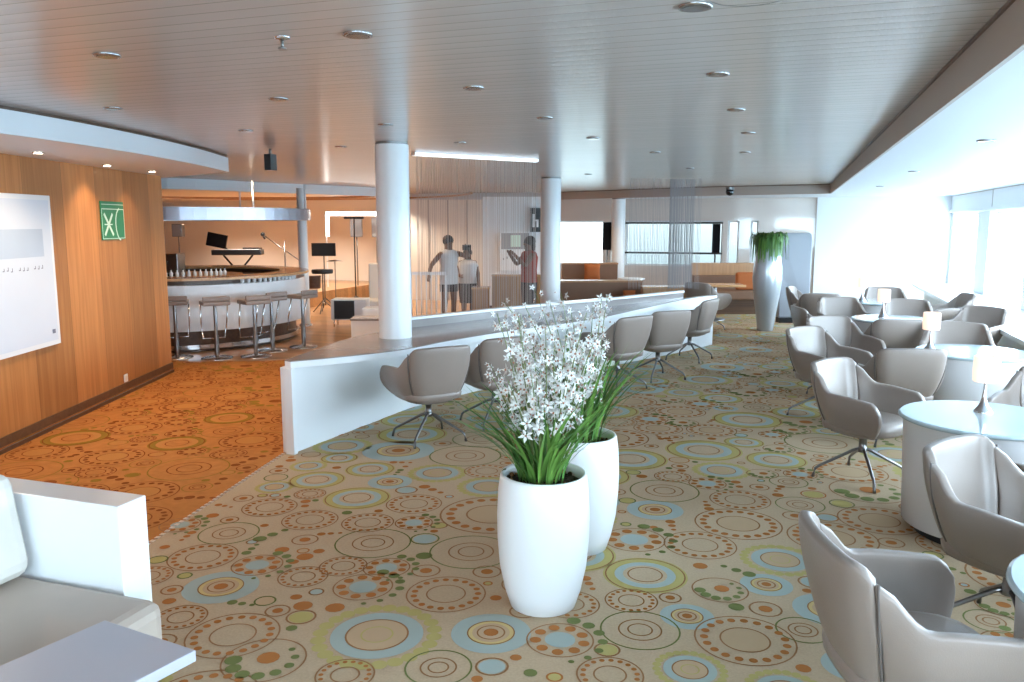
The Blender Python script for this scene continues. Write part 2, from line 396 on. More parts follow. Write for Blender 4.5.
fascia([(.62, YB), (.638, 3.1), (.598, 16.2), (-1.86, 16.7), (-5.21, 18.42)], CEIL-.012, CEIL+.004, .03, 'trim_3', 'dark_wood')
# left soffit
sof = [(-4.25, YB), (-4.4, 2.0), (-4.5, 3.71), (-4.78, 5.05), (-5.2, 6.3), (-5.65, 7.34), (-6.6, 7.78), (-7.4, 8.2), (-9.5, 8.2), (-6.0, YB)]
sc = spline([(x, y, 0) for x, y in sof[:6]], 5)
sofp = [(p.x, p.y) for p in sc]+sof[6:]
m = MB(); m.prism(sofp, SOFF, CEIL-.025); S(m, 'ceiling_soffit', 'soffit_white')
m = MB(); m.prism([(x-.03 if i < len(sc) else x, y) for i, (x, y) in enumerate(sofp)], CEIL-.025, CEIL+.02); S(m, 'trim_4', 'dark_wood')
# bar ceiling behind the white fascia
bc = [(-18, 9.5), (-12, 9.2), (-9.41, 10.66), (-8.9, 12.5), (-8.01, 15.07), (-9.2, 18.4), (-9.2, YF), (-18, YF)]
m = MB(); m.prism(bc, 2.33, CEIL+.1); S(m, 'ceiling_bar', 'warm_ceiling')
bs = spline([(-12, 9.2, 0), (-9.41, 10.66, 0), (-8.8, 12.6, 0), (-8.01, 15.07, 0), (-8.6, 17, 0), (-9.2, 18.4, 0)], 5)
fascia([(p.x+.03, p.y) for p in bs], 2.28, CEIL, .05, 'trim_5', 'soffit_white')
for i, (rr, zz, a0, a1) in enumerate(((4.9, 2.295, 25, 125), (3.6, 2.285, 60, 150))):
    m = MB(); c = (-10.3, 12.6); pa = [R(a) for a in range(a0, a1, 3)]
    for j in range(len(pa)-1):
        P4 = [(c[0]+q*math.cos(w), c[1]+q*math.sin(w)) for q, w in ((rr, pa[j]), (rr, pa[j+1]), (rr+.06, pa[j+1]), (rr+.06, pa[j]))]
        m.prism(P4, zz, 2.33)
    S(m, 'trim_%d' % (6+i), 'booth_wood')

# ------------------------------------------------------------------ walls
WY0, WY1 = YB, 7.75
wl = [(wallx(WY1), WY1), (wallx(6.2)-.0, 6.2), (wallx(4.7), 4.7), (wallx(3), 3.0), (wallx(0), 0), (wallx(YB)+.0, YB), (-9.0, YB), (-9.2, 8.3), (-8.2, 8.35)]
m = MB(); m.prism(wl, 0, SOFF+.005); S(m, 'wall_left', 'panel_wood')
def along(y0, y1, off, th, z0, z1, name, mt):
    m = MB(); nx = Vector((1, .377, 0)).normalized(); a = Vector((wallx(y0), y0, 0))+nx*off; b = Vector((wallx(y1), y1, 0))+nx*off; c, d = b+nx*th, a+nx*th
    m.prism([(a.x, a.y), (b.x, b.y), (c.x, c.y), (d.x, d.y)], z0, z1); return m, name, mt
m, nme, mt = along(YB, WY1, 0, .02, .0, .035, 'baseboard_left', 'dark_wood'); m2 = m; S(m2, 'baseboard_left', 'dark_wood')
m, _, _ = along(YB, WY1, .0, .012, .035, .05, '', ''); S(m, 'trim_8', 'chrome')
m, _, _ = along(YB, WY1, .0, .014, .05, .12, '', ''); S(m, 'trim_9', 'dark_wood')

def wall_y(y0, y1, x0, x1, z0, z1, ops, name, mt):
    """wall perpendicular to Y with rectangular openings (x0,x1,z0,z1)"""
    m = MB(); xs = x0
    for (a, b, c, d) in sorted(ops):
        m.box(xs, y0, z0, a, y1, z1); m.box(a, y0, z0, b, y1, c); m.box(a, y0, d, b, y1, z1); xs = b
    m.box(xs, y0, z0, x1, y1, z1); return S(m, name, mt)
def wall_x(x0, x1, y0, y1, z0, z1, ops, name, mt):
    m = MB(); ys = y0
    for (a, b, c, d) in sorted(ops):
        m.box(x0, ys, z0, x1, a, z1); m.box(x0, a, z0, x1, b, c); m.box(x0, a, d, x1, b, z1); ys = b
    m.box(x0, ys, z0, x1, y1, z1); return S(m, name, mt)
WIN = [(-2.9, -.7), (.4, 2.6), (3.6, 5.9), (6.6, 8.9), (9.6, 11.9), (12.75, 15.05), (15.95, 18.25)]
ZS, ZH = .50, 1.93
wall_x(XW, XW+.22, YB-.2, YF+.2, -.1, 2.6, [(a, b, ZS, ZH) for a, b in WIN], 'wall_right', 'white_paint')
FO = [(-5.55, -4.12, .80, 1.80), (-3.62, -1.48, .80, 1.80), (-1.38, -1.14, .82, 1.80), (-.90, -.74, .82, 1.80)]
wall_y(YF, YF+.2, -18, XW, -.1, 2.6, FO, 'wall_far', 'gloss_panel')
RO = [(-3.8, -1.8, .5, 2.0), (-.9, .9, .5, 2.0)]
wall_y(YB-.2, YB, -18, XW, -.1, 2.6, RO, 'wall_rear', 'white_paint')
m = MB(); m.box(-18.2, YB-.2, -.1, -18, YF+.2, 2.6); S(m, 'wall_bar_side', 'cream_paint')
m = MB(); m.box(-18, YF-.06, 0, -7.2, YF-.001, 2.33); S(m, 'wall_stage_back', 'cream_paint')
m = MB(); m.box(.42, YF-.05, 0, XW-.001, YF-.001, SOFF); S(m, 'wall_far_white', 'white_paint')
# windows
wi = 1
def window(kind, a, b, z0, z1, c, bars=(), tint='glass'):
    global wi
    e = empty('window_%d' % wi, (0, 0, 0)); e['kind'] = 'structure'; wi += 1
    m = MB(); g = MB(); t = .035
    def bx(mb, u0, v0, u1, v1, w0, w1):
        if kind == 'x': mb.box(w0, u0, v0, w1, u1, v1)
        else: mb.box(u0, w0, v0, u1, w1, v1)
    bx(m, a, z0, b, z0+t, c, c+.06); bx(m, a, z1-t, b, z1, c, c+.06); bx(m, a, z0+t, a+t, z1-t, c, c+.06); bx(m, b-t, z0+t, b, z1-t, c, c+.06)
    for q in bars: bx(m, q-.012, z0+t, q+.012, z1-t, c+.01, c+.05)
    bx(g, a+t, z0+t, b-t, z1-t, c+.03, c+.036)
    m.build('window_frame', 'white_paint' if kind != 'k' else 'black', e); g.build('pane', tint, e)
for a, b in WIN: window('x', a, b, ZS, ZH, XW+.10, ())
for i, (a, b, c, d) in enumerate(FO): window('y', a, b, c, d, YF+.10, (), 'soft_glass' if i == 0 else 'tinted_glass')
for (a, b, c, d) in RO: window('y', a, b, c, d, YB-.12)
# fascia over the window wall, pier seams, sill ledge
m = MB(); m.box(XW-.06, YB, 1.95, XW, YF, 2.0); m.box(XW-.03, YB, 2.0, XW, YF, SOFF)
for y in (14.8, 11.6, 8.4, 5.3, 2.1): m.box(XW-.034, y, 2.0, XW-.03, y+.03, SOFF, 1)
m.box(XW-.034, YB, SOFF-.012, XW-.029, YF, SOFF-.002, 1)
S(m, 'trim_10', ['white_paint', 'beam_paint'])
m = MB(); m.box(2.2, YB, .54, XW-.001, 17.6, .59); S(m, 'trim_11', 'white_lacquer')
m = MB(); m.box(2.42, YB, 0, XW-.001, 17.6, .54); S(m, 'wall_sill', 'white_paint')

# ------------------------------------------------------------------ pieces set on the left wall
nxw = Vector((1, .377, 0)).normalized(); dw = Vector((-.353, .936, 0)); ang = math.atan2(dw.y, dw.x)
def wall_hit(px, py):
    d = FW*FPX + RT*(px-512) + UP*(341-py); o = Vector((0, 0, EYE)); w0 = Vector((wallx(4.7), 4.7, 0))
    t = (w0-o).dot(nxw)/d.dot(nxw); return o+d*t
def wall_local(px, py):
    p = wall_hit(px, py); return (p-Vector((wallx(4.7), 4.7, 0))).dot(dw), p.z
def wframe(u, z, name, label, cat):
    b = Vector((wallx(4.7), 4.7, 0))+dw*u+nxw*.004; return empty(name, (b.x, b.y, z), ang, label, cat)
# local axes of the empty: +x along the wall (away), -y out of the wall
u1, zt = wall_local(50, 196); u1b, zb = wall_local(57, 343)
u1 = (u1+u1b)/2-.035; u0 = u1-1.75
e = wframe(u1, zb, 'wall_poster', 'large white framed poster with pale blue panel on the wooden wall', 'poster')
hgt = zt-zb; W = u1-u0
m = MB(); m.box(-W, -.03, 0, 0, 0, hgt); m.build('frame', 'white_lacquer', e, bevel=.003)
m = MB(); m.box(-W+.04, -.033, .04, -.04, -.0305, hgt-.04); m.build('sheet', 'poster_sheet', e)
m = MB(); m.box(-W+.25, -.0345, hgt*.32, -.17, -.0335, hgt*.78); m.box(-W+.25, -.0355, hgt*.60, -.17, -.0346, hgt*.78, 1); m.build('picture_panel', ['poster_sheet', 'poster_blue'], e)
m = MB(); random.seed(3)
for i in range(26):
    x = -.2-i*.055; hh = random.choice((.02, .03, .055, .025)); yb = hgt*.52+random.uniform(-.008, .008)
    if i % 4 != 3:
        m.box(x-.012, -.0366, yb, x-.006, -.0357, yb+hh); m.box(x-.03, -.0366, yb, x-.006, -.0357, yb+.007)
m.build('lettering', 'poster_ink', e)
m = MB(); m.box(-.13, -.036, .10, -.085, -.0335, .135); m.build('maker_mark', 'poster_ink', e)
# green emergency sign
ua, za = wall_local(101, 201); ub, zb2 = wall_local(126, 239)
e = wframe((ua+ub)/2-.05, zb2, 'emergency_sign', 'green emergency sign with white symbols on the wooden wall', 'sign')
w2, h2 = (ub-ua)/2, za-zb2
m = MB(); m.box(-w2, -.012, 0, w2, 0, h2); m.build('sign_plate', 'green_sign', e, bevel=.002)
m = MB(); T = .0135
def bar(mb, x0, z0, x1, z1, w):
    d = Vector((x1-x0, 0, z1-z0)); L = d.length; a = math.atan2(d.z, d.x)
    mb.box(0, -T, -w/2, L, -.0121, w/2, 0, Matrix.Translation((x0, 0, z0)) @ Matrix.Rotation(-a, 4, 'Y'))
bar(m, -w2+.01, h2*.80, w2-.01, h2*.80, .008); bar(m, -w2+.01, h2*.92, w2-.01, h2*.92, .006); bar(m, -w2+.01, .012, w2-.01, .012, .006); bar(m, -w2+.008, .01, -w2+.008, h2*.8, .006); bar(m, w2-.008, .01, w2-.008, h2*.8, .006)
bar(m, -w2*.78, h2*.12, -w2*.05, h2*.68, .03); bar(m, -w2*.78, h2*.68, -w2*.05, h2*.12, .03); bar(m, -w2*.78, h2*.4, -w2*.1, h2*.4, .012)
for k in range(8):
    a0, a1 = R(95+k*21), R(95+(k+1)*21); cx, cz, q = w2*.62, h2*.4, w2*.42
    bar(m, cx+q*math.cos(a0), cz+q*1.5*math.sin(a0), cx+q*math.cos(a1), cz+q*1.5*math.sin(a1), .016)
m.build('sign_symbols', 'sign_white', e)
uo, zo = wall_local(125, 378)
e = wframe(uo, zo-.04, 'wall_outlet', 'small beige socket plate low on the wooden wall', 'outlet')
m = MB(); m.box(-.04, -.01, 0, .04, 0, .08); m.build('cover_plate', 'pot_white', e, bevel=.003)
m = MB(); m.box(-.022, -.013, .018, .022, -.0101, .062); m.build('socket', 'cream_paint', e)

# ------------------------------------------------------------------ columns
def column(x, y, r, z0, label, top=CEIL):
    e = empty('column', (x, y, z0), 0, label, 'column'); h = top-z0
    m = MB(); m.lathe([(r, 0), (r, h-.02)], n=48); m.build('shaft', 'white_lacquer', e)
    m = MB(); m.lathe([(r*.97, h-.02), (r*.97, h-.001)], n=48); m.build('shadow_gap', 'dark_metal', e)
c1 = at(395, 143, CEIL)
column(-3.392, 6.65, .148, .7225, 'thick round white column rising through the near end of the counter')
c2 = at(551, 177.5, CEIL)
column(c2.x, c2.y, .158, 0, 'slimmer white round column behind the flowers, second from the camera')
c3 = dep(618, 240, 17.9)
column(c3.x, c3.y, .15, 0, 'far pale column standing between the two rear windows', SOFF-.001)

# ------------------------------------------------------------------ long curved counter
front = spline([(-3.545, 5.22, 0), (-3.32, 5.50, 0), (-3.02, 5.99, 0), (-2.86, 6.6, 0), (-2.62, 7.3, 0), (-2.30, 8.0, 0), (-2.00, 8.75, 0), (-1.72, 9.9, 0), (-1.36, 11.4, 0), (-1.02, 12.15, 0)], 6)
back = spline([(-3.61, 5.24, 0), (-3.70, 5.9, 0), (-3.76, 6.5, 0), (-3.68, 7.0, 0), (-3.42, 7.6, 0), (-2.76, 8.96, 0), (-2.05, 10.2, 0), (-1.5, 11.3, 0), (-1.06, 12.2, 0)], 6)
wallc = spline([(-3.56, 5.24, 0), (-3.53, 5.6, 0), (-3.46, 6.3, 0), (-3.36, 7.08, 0), (-2.99, 8.1, 0), (-2.45, 9.1, 0), (-1.95, 10.1, 0), (-1.42, 11.2, 0), (-1.06, 12.1, 0)], 6)
e = empty('curved_counter', (-2.5, 8.5, 0), 0, 'long curved white counter with grey top running down the middle', 'counter')
def inv(o): o.location = -Vector(e.location); return o
poly = [(p.x, p.y) for p in front]+[(p.x, p.y) for p in back[::-1]]
m = MB(); m.prism(poly, .715, .722); inv(m.build('worktop', 'desk_top', e))
m = MB(); m.prism(poly, .665, .7145)
inv(m.build('top_edge', 'white_lacquer', e))
def ribbon(pts, z0, z1, th):
    m = MB(); L = []
    for i, p in enumerate(pts):
        t = (pts[min(i+1, len(pts)-1)]-pts[max(i-1, 0)]).normalized(); L.append((p, Vector((-t.y, t.x, 0))))
    vs = []
    for p, nn in L:
        q = p+nn*th
        vs += [(p.x, p.y, z0), (p.x, p.y, z1), (q.x, q.y, z1), (q.x, q.y, z0)]
    fs = []
    for i in range(len(L)-1):
        for k in range(4): fs.append((i*4+k, i*4+(k+1) % 4, (i+1)*4+(k+1) % 4, (i+1)*4+k))
    fs += [(3, 2, 1, 0), tuple((len(L)-1)*4+k for k in range(4))]
    m.add(vs, fs); return m
inv(ribbon(wallc, 0, .665, .06).build('front_wall', 'white_lacquer', e))
up = [p for p in back if 7.0 < p.y < 11.6]
inv(ribbon(up, .722, .80, .04).build('upstand', 'desk_top', e))
inv(ribbon([p+Vector((.015, 0, 0)) for p in up], .80, .825, .09).build('ledge', 'white_lacquer', e))
inv(ribbon([p for p in back if p.y < 12.1], 0, .664, .04).build('back_wall', 'white_lacquer', e))
m = MB(); m.box(-3.60, 5.195, 0, -3.525, 5.245, .665); inv(m.build('end_panel', 'white_lacquer', e, bevel=.004))

# string curtain
cur = spline([(-3.62, 7.62, 0), (-3.2, 8.25, 0), (-2.78, 9.0, 0)], 12)
def curtain(path, step, w, label, name, mt, z0, thick=1):
    m = MB(); L = 0; pts = []
    for i in range(len(path)-1):
        a, b = path[i], path[i+1]; L0 = (b-a).length; t = (step-L) if L else 0
        while t < L0: pts.append(a+(b-a)*(t/L0)); t += step
        L = (L0-(t-step)) if L0 else 0
    for p in pts:
        x, y = p.x+random.uniform(-.004, .004), p.y+random.uniform(-.006, .006); ww = w*random.uniform(.7, 1.3)
        m.add([(x-ww/2, y, z0), (x+ww/2, y, z0), (x, y+ww/2, z0), (x-ww/2, y, CEIL-.02), (x+ww/2, y, CEIL-.02), (x, y+ww/2, CEIL-.02)], [(0, 1, 4, 3), (1, 2, 5, 4), (2, 0, 3, 5)])
    o = m.build(name, mt); return tag(o, label, 'curtain', None, 'stuff')
curtain(cur, .02, .0045, 'sheer string curtain hanging behind the counter between the two nearer columns', 'string_curtain', 'string', .83)
pa, pb = at(600, 182, CEIL), at(700, 183, CEIL)
pa = Vector((-2.1, 11.2, 0)); pb = Vector((-1.55, 12.6, 0))
qa = dep(628, 300, 12.9); qb = dep(698, 300, 12.9)
curtain([Vector((qa.x, qa.y, 0)), Vector((qb.x, qb.y, 0))],   .022, .005, 'denser grey string curtain hanging at the far right end of the counter', 'string_curtain', 'string_dense', .72)
qa = dep(667, 300, 13.05); qb = dep(691, 300, 13.05)
curtain([Vector((qa.x, qa.y+.05, 0)), Vector((qb.x, qb.y+.05, 0))], .014, .009, 'narrow dense bundle of grey strings in front of the wide rear window', 'string_curtain', 'string_dense', .72)
a, b = at(413, 152, CEIL), at(537, 159, CEIL)
e = empty('ceiling_strip_light', (a.x, a.y, CEIL), math.atan2(b.y-a.y, b.x-a.x), 'long thin white strip light on the slatted ceiling', 'light')
L = (b-a).length
m = MB(); m.box(0, -.035, -.03, L, .035, -.001); m.build('housing', 'white_paint', e)
m = MB(); m.box(.01, -.03, -.036, L-.01, .03, -.0301); m.box(.01, -.0356, -.028, L-.01, -.0351, -.004); m.build('diffuser', 'track_white', e)

# ------------------------------------------------------------------ tub chair
def bake(o):
    dg = bpy.context.evaluated_depsgraph_get(); ev = o.evaluated_get(dg); me = bpy.data.meshes.new_from_object(ev)
    o.modifiers.clear(); o.data = me; return o
def sst(a, b, x):
    t = max(0, min(1, (x-a)/(b-a))); return t*t*(3-2*t)
U_top = spline([(.315, .27, 0), (.32, .10, 0), (.315, -.08, 0), (.275, -.20, 0), (.215, -.275, 0), (.10, -.30, 0), (0, -.305, 0)], 6)
U_path = U_top + [Vector((-p.x, p.y, 0)) for p in U_top[-2::-1]]
cl = [0]
for i in range(1, len(U_path)): cl.append(cl[-1]+(U_path[i]-U_path[i-1]).length)
def Upos(u):                     # u in -1..1
    s = (u+1)/2*cl[-1]
    for i in range(1, len(cl)):
        if s <= cl[i]+1e-9:
            t = (s-cl[i-1])/(cl[i]-cl[i-1]); return U_path[i-1]*(1-t)+U_path[i]*t
    return U_path[-1]
def ztop(u):
    a = abs(u)
    back = .80-.012*(a/.36)**2
    arm = .625-.02*sst(.6, 1, a)
    z = back+(arm-back)*sst(.30, .56, a)
    if a > .90: z -= .07*((a-.90)/.10)**2.2
    return z
def shell(u0, u1, nu, name, parent, nv=9):
    m = MB(); vs = []
    for i in range(nu+1):
        u = u0+(u1-u0)*i/nu; P = Upos(u); zt = ztop(u)
        for j in range(nv+1):
            v = j/nv; prof = math.sin(min(v*1.15, 1)*PI/2)**.75 if v > 0 else 0
            k = .60+.40*prof if v < .87 else 1.0
            lean = .05*max(0, (v-.5))*(1 if abs(u) < .4 else 0)
            zb = .335
            pr = Vector((P.x*k, (P.y+.02)*(k if P.y < 0 else .70+.30*prof)-.02-lean, zb+(zt-zb)*v))
            vs.append(pr)
    fs = [(i*(nv+1)+j, i*(nv+1)+j+1, (i+1)*(nv+1)+j+1, (i+1)*(nv+1)+j) for i in range(nu) for j in range(nv)]
    m.add(vs, fs, 0, True)
    o = m.build(name, 'chair_taupe', parent)
    s = o.modifiers.new('s', 'SOLIDIFY'); s.thickness = .042; s.offset = -1; s.use_even_offset = True
    b = o.modifiers.new('b', 'BEVEL'); b.width = .013; b.segments = 3; b.limit_method = 'ANGLE'; b.angle_limit = R(50)
    # make sure that solidify goes inwards
    me = o.data; me.update(); c = sum((Vector(v) for v in vs), Vector())/len(vs)
    f = me.polygons[len(me.polygons)//2]; out = Vector((f.center.x, f.center.y, 0)).dot(f.normal)
    if out < 0: me.flip_normals()
    bake(o); o.data.polygons.foreach_set('use_smooth', [True]*len(o.data.polygons)); return o
def make_chair():
    r = empty('tub_chair')
    shell(-.375, .375, 18, 'backrest', r)
    shell(-1, -.382, 16, 'armrest', r); shell(.382, 1, 16, 'armrest', r)
    m = MB()
    for sgn in (-1, 1):          # dark piping in the two back seams
        pts = []
        for j in range(10):
            v = j/9; prof = math.sin(min(v*1.15, 1)*PI/2)**.75; k = .60+.40*prof if v < .87 else 1
            u = .3785*sgn; P = Upos(u); pts.append(Vector((P.x*k, (P.y+.02)*k-.02-.05*max(0, v-.5)*.5, .335+(ztop(u)-.335)*v))*1)
        m = MB(); m.tube([(p.x*1.0, p.y*1.0, p.z) for p in pts], .0045, 6)
        m.build('piping', 'chair_seam', r)
    # seat cushion
    prof = [(0.02, .445), (.20, .45), (.245, .435), (.262, .40), (.255, .36), (.20, .345)]
    m = MB(); n = 28; vs = []
    for rr, z in prof:
        for k in range(n):
            a = 2*PI*k/n; ca, sa = math.cos(a), math.sin(a); q = (abs(ca)**3.2+abs(sa)**3.2)**(-1/3.2)
            vs.append((rr*q*ca*.95, rr*q*sa*.98+.015, z))
    fs = [(j*n+k, j*n+(k+1) % n, (j+1)*n+(k+1) % n, (j+1)*n+k)[::-1] for j in range(len(prof)-1) for k in range(n)]+[tuple(range(n)), tuple(range((len(prof)-1)*n, len(prof)*n))[::-1]]
    m.add(vs, fs, 0, True); m.build('seat', 'chair_taupe', r)
    m = MB(); vs = []; pr2 = [(.235, .36), (.215, .335), (.16, .318), (.05, .31)]
    for rr, z in pr2:
        for k in range(n):
            a = 2*PI*k/n; ca, sa = math.cos(a), math.sin(a); q = (abs(ca)**2.8+abs(sa)**2.8)**(-1/2.8); vs.append((rr*q*ca*.9, rr*q*sa*.88, z))
    m.add(vs, [(j*n+k, j*n+(k+1) % n, (j+1)*n+(k+1) % n, (j+1)*n+k)[::-1] for j in range(3) for k in range(n)]+[tuple(range(3*n, 4*n))[::-1]], 0, True)
    m.build('underseat', 'chair_taupe', r)
    m = MB(); m.lathe([(.045, .312), (.045, .30), (.026, .295), (.026, .225), (.032, .22), (.032, .19), (.012, .185)][::-1], n=16); m.build('pedestal', 'dark_metal', r)
    for k in range(4):
        a = PI/4+k*PI/2; c, s = math.cos(a), math.sin(a)
        m = MB(); m.tube([(c*.015, s*.015, .215), (c*.06, s*.06, .20), (c*.18, s*.18, .135), (c*.285, s*.285, .078), (c*.305, s*.305, .06), (c*.315, s*.315, .02), (c*.318, s*.318, 0)], [.012, .012, .011, .010, .010, .010, .011], 8)
        m.build('leg', 'dark_metal', r)
    return r
proto = make_chair(); first = [True]
def chair(x, y, face, label, group='taupe tub chairs'):
    o = proto if first[0] else copy_tree(proto); first[0] = False
    o.location = (x, y, 0); o.rotation_euler = (0, 0, R(face-90)); tag(o, label, 'chair', group); return o
GC = 'tub chairs along the counter'; GW = 'tub chairs around the window tables'
chair(-2.76, 5.97, 139, 'taupe tub chair at the near left end of the counter', GC)
chair(-2.44, 6.66, 138, 'taupe tub chair at the counter, half hidden behind the white flowers', GC)
chair(-1.73, 8.53, 146, 'taupe tub chair at the counter, first to the right of the flowers', GC)
chair(-1.41, 9.25, 132, 'taupe tub chair at the counter with the widest view of its back, next to last', GC)
chair(-1.22, 10.66, 165, 'farthest taupe tub chair along the counter, at its right end', GC)
chair(.405, 2.70, 17, 'largest tub chair in the bottom right foreground, seen from behind', GW)
chair(.93, 3.80, -38, 'tub chair at the right edge of the photo, its seat turned to the near table', GW)
chair(.51, 5.97, -34, 'tub chair with splayed dark legs left of the large lamp table', GW)
chair(.84, 7.14, 104, 'tub chair showing its broad back, behind the large lamp table', GW)
chair(.33, 7.82, -40, 'tub chair on the left edge of the window group, third from the camera', GW)
chair(1.42, 4.33, 112, 'grey tub chair cut by the right edge, in front of the large lamp table', GW)
chair(1.62, 6.05, -118, 'pale tub chair at the right edge behind the glowing near lamp', GW)
chair(1.50, 8.60, -98, 'tub chair facing us across the second lamp table', GW)
chair(.50, 8.78, -60, 'tub chair with its bright inner back showing, left of the second lamp', GW)
chair(1.00, 9.22, 100, 'small brown-backed tub chair just behind the second lamp table', GW)
chair(.34, 10.05, 15, 'dark side of a tub chair on the left of the third table', GW)
chair(1.95, 10.45, -130, 'tub chair leaning its back to the windows by the third table', GW)
chair(.64, 11.15, -75, 'pale tub chair behind the third table, left of its lamp', GW)
chair(1.36, 11.10, -95, 'pale tub chair behind the third table, right of its lamp', GW)
chair(.36, 12.20, 95, 'tub chair seen from behind, near the grey partition', GW)
chair(.25, 13.05, -10, 'tub chair nearest to the grey partition, seen side on', GW)
chair(1.33, 13.15, -85, 'farthest tub chair facing us beyond the last lamp', GW)
chair(2.02, 12.55, 190, 'far tub chair facing left, its back towards the far windows', GW)

# ------------------------------------------------------------------ drum tables and lamps
def make_table():
    r = empty('drum_table')
    m = MB(); m.lathe([(.435, .655), (.445, .66), (.45, .668), (.445, .676), (.435, .68)], n=64); m.build('tabletop', 'table_white', r)
    m = MB(); m.lathe([(.38, .055), (.395, .06), (.41, .40), (.42, .654)], n=64); m.build('drum', 'drum_white', r)
    m = MB(); m.lathe([(.33, 0), (.33, .0545)], n=48); m.build('plinth', 'black', r)
    return r
tproto = make_table(); tf = [True]
def table(x, y, label):
    o = tproto if tf[0] else copy_tree(tproto); tf[0] = False; o.location = (x, y, 0); tag(o, label, 'table', 'round drum tables by the windows')
def make_lamp():
    r = empty('table_lamp')
    m = MB(); m.lathe([(.052, 0), (.052, .006), (.045, .014), (.028, .035), (.015, .07), (.009, .11), (.007, .16), (.010, .185)], n=24); m.build('base', 'chrome', r)
    m = MB(); m.lathe([(.066, .165), (.070, .17), (.073, .235), (.070, .30), (.060, .302), (.058, .17)], n=32, cap=False); m.build('lamp_shade', 'lamp_shade', r)
    m = MB(); m.ball((0, 0, .225), .022); m.lathe([(.008, .186), (.012, .205)], n=12); m.build('bulb', 'lens_on', r)
    return r
lproto = make_lamp(); lf = [True]
def lamp(x, y, label):
    o = lproto if lf[0] else copy_tree(lproto); lf[0] = False; o.location = (x, y, .6805); o.scale = (.95, .95, 1.07); tag(o, label, 'lamp', 'small glowing table lamps')
table(1.06, 5.08, 'round drum table nearest the middle of the right edge, with a lit lamp')
table(1.47, 7.72, 'second round drum table behind the large one')
table(1.10, 10.12, 'third round drum table from the camera')
table(1.15, 12.32, 'farthest round drum table near the grey partition')
table(1.11, 2.70, 'round white table corner at the bottom right edge')
p = at(983, 412, .68); lamp(p.x, p.y, 'largest lit lamp, on the near drum table by the right edge')
lamp(1.13, 7.66, 'lit lamp on the second drum table')
lamp(1.0, 10.22, 'lit lamp on the third drum table'); lamp(.93, 12.35, 'tiny lit lamp on the farthest drum table')

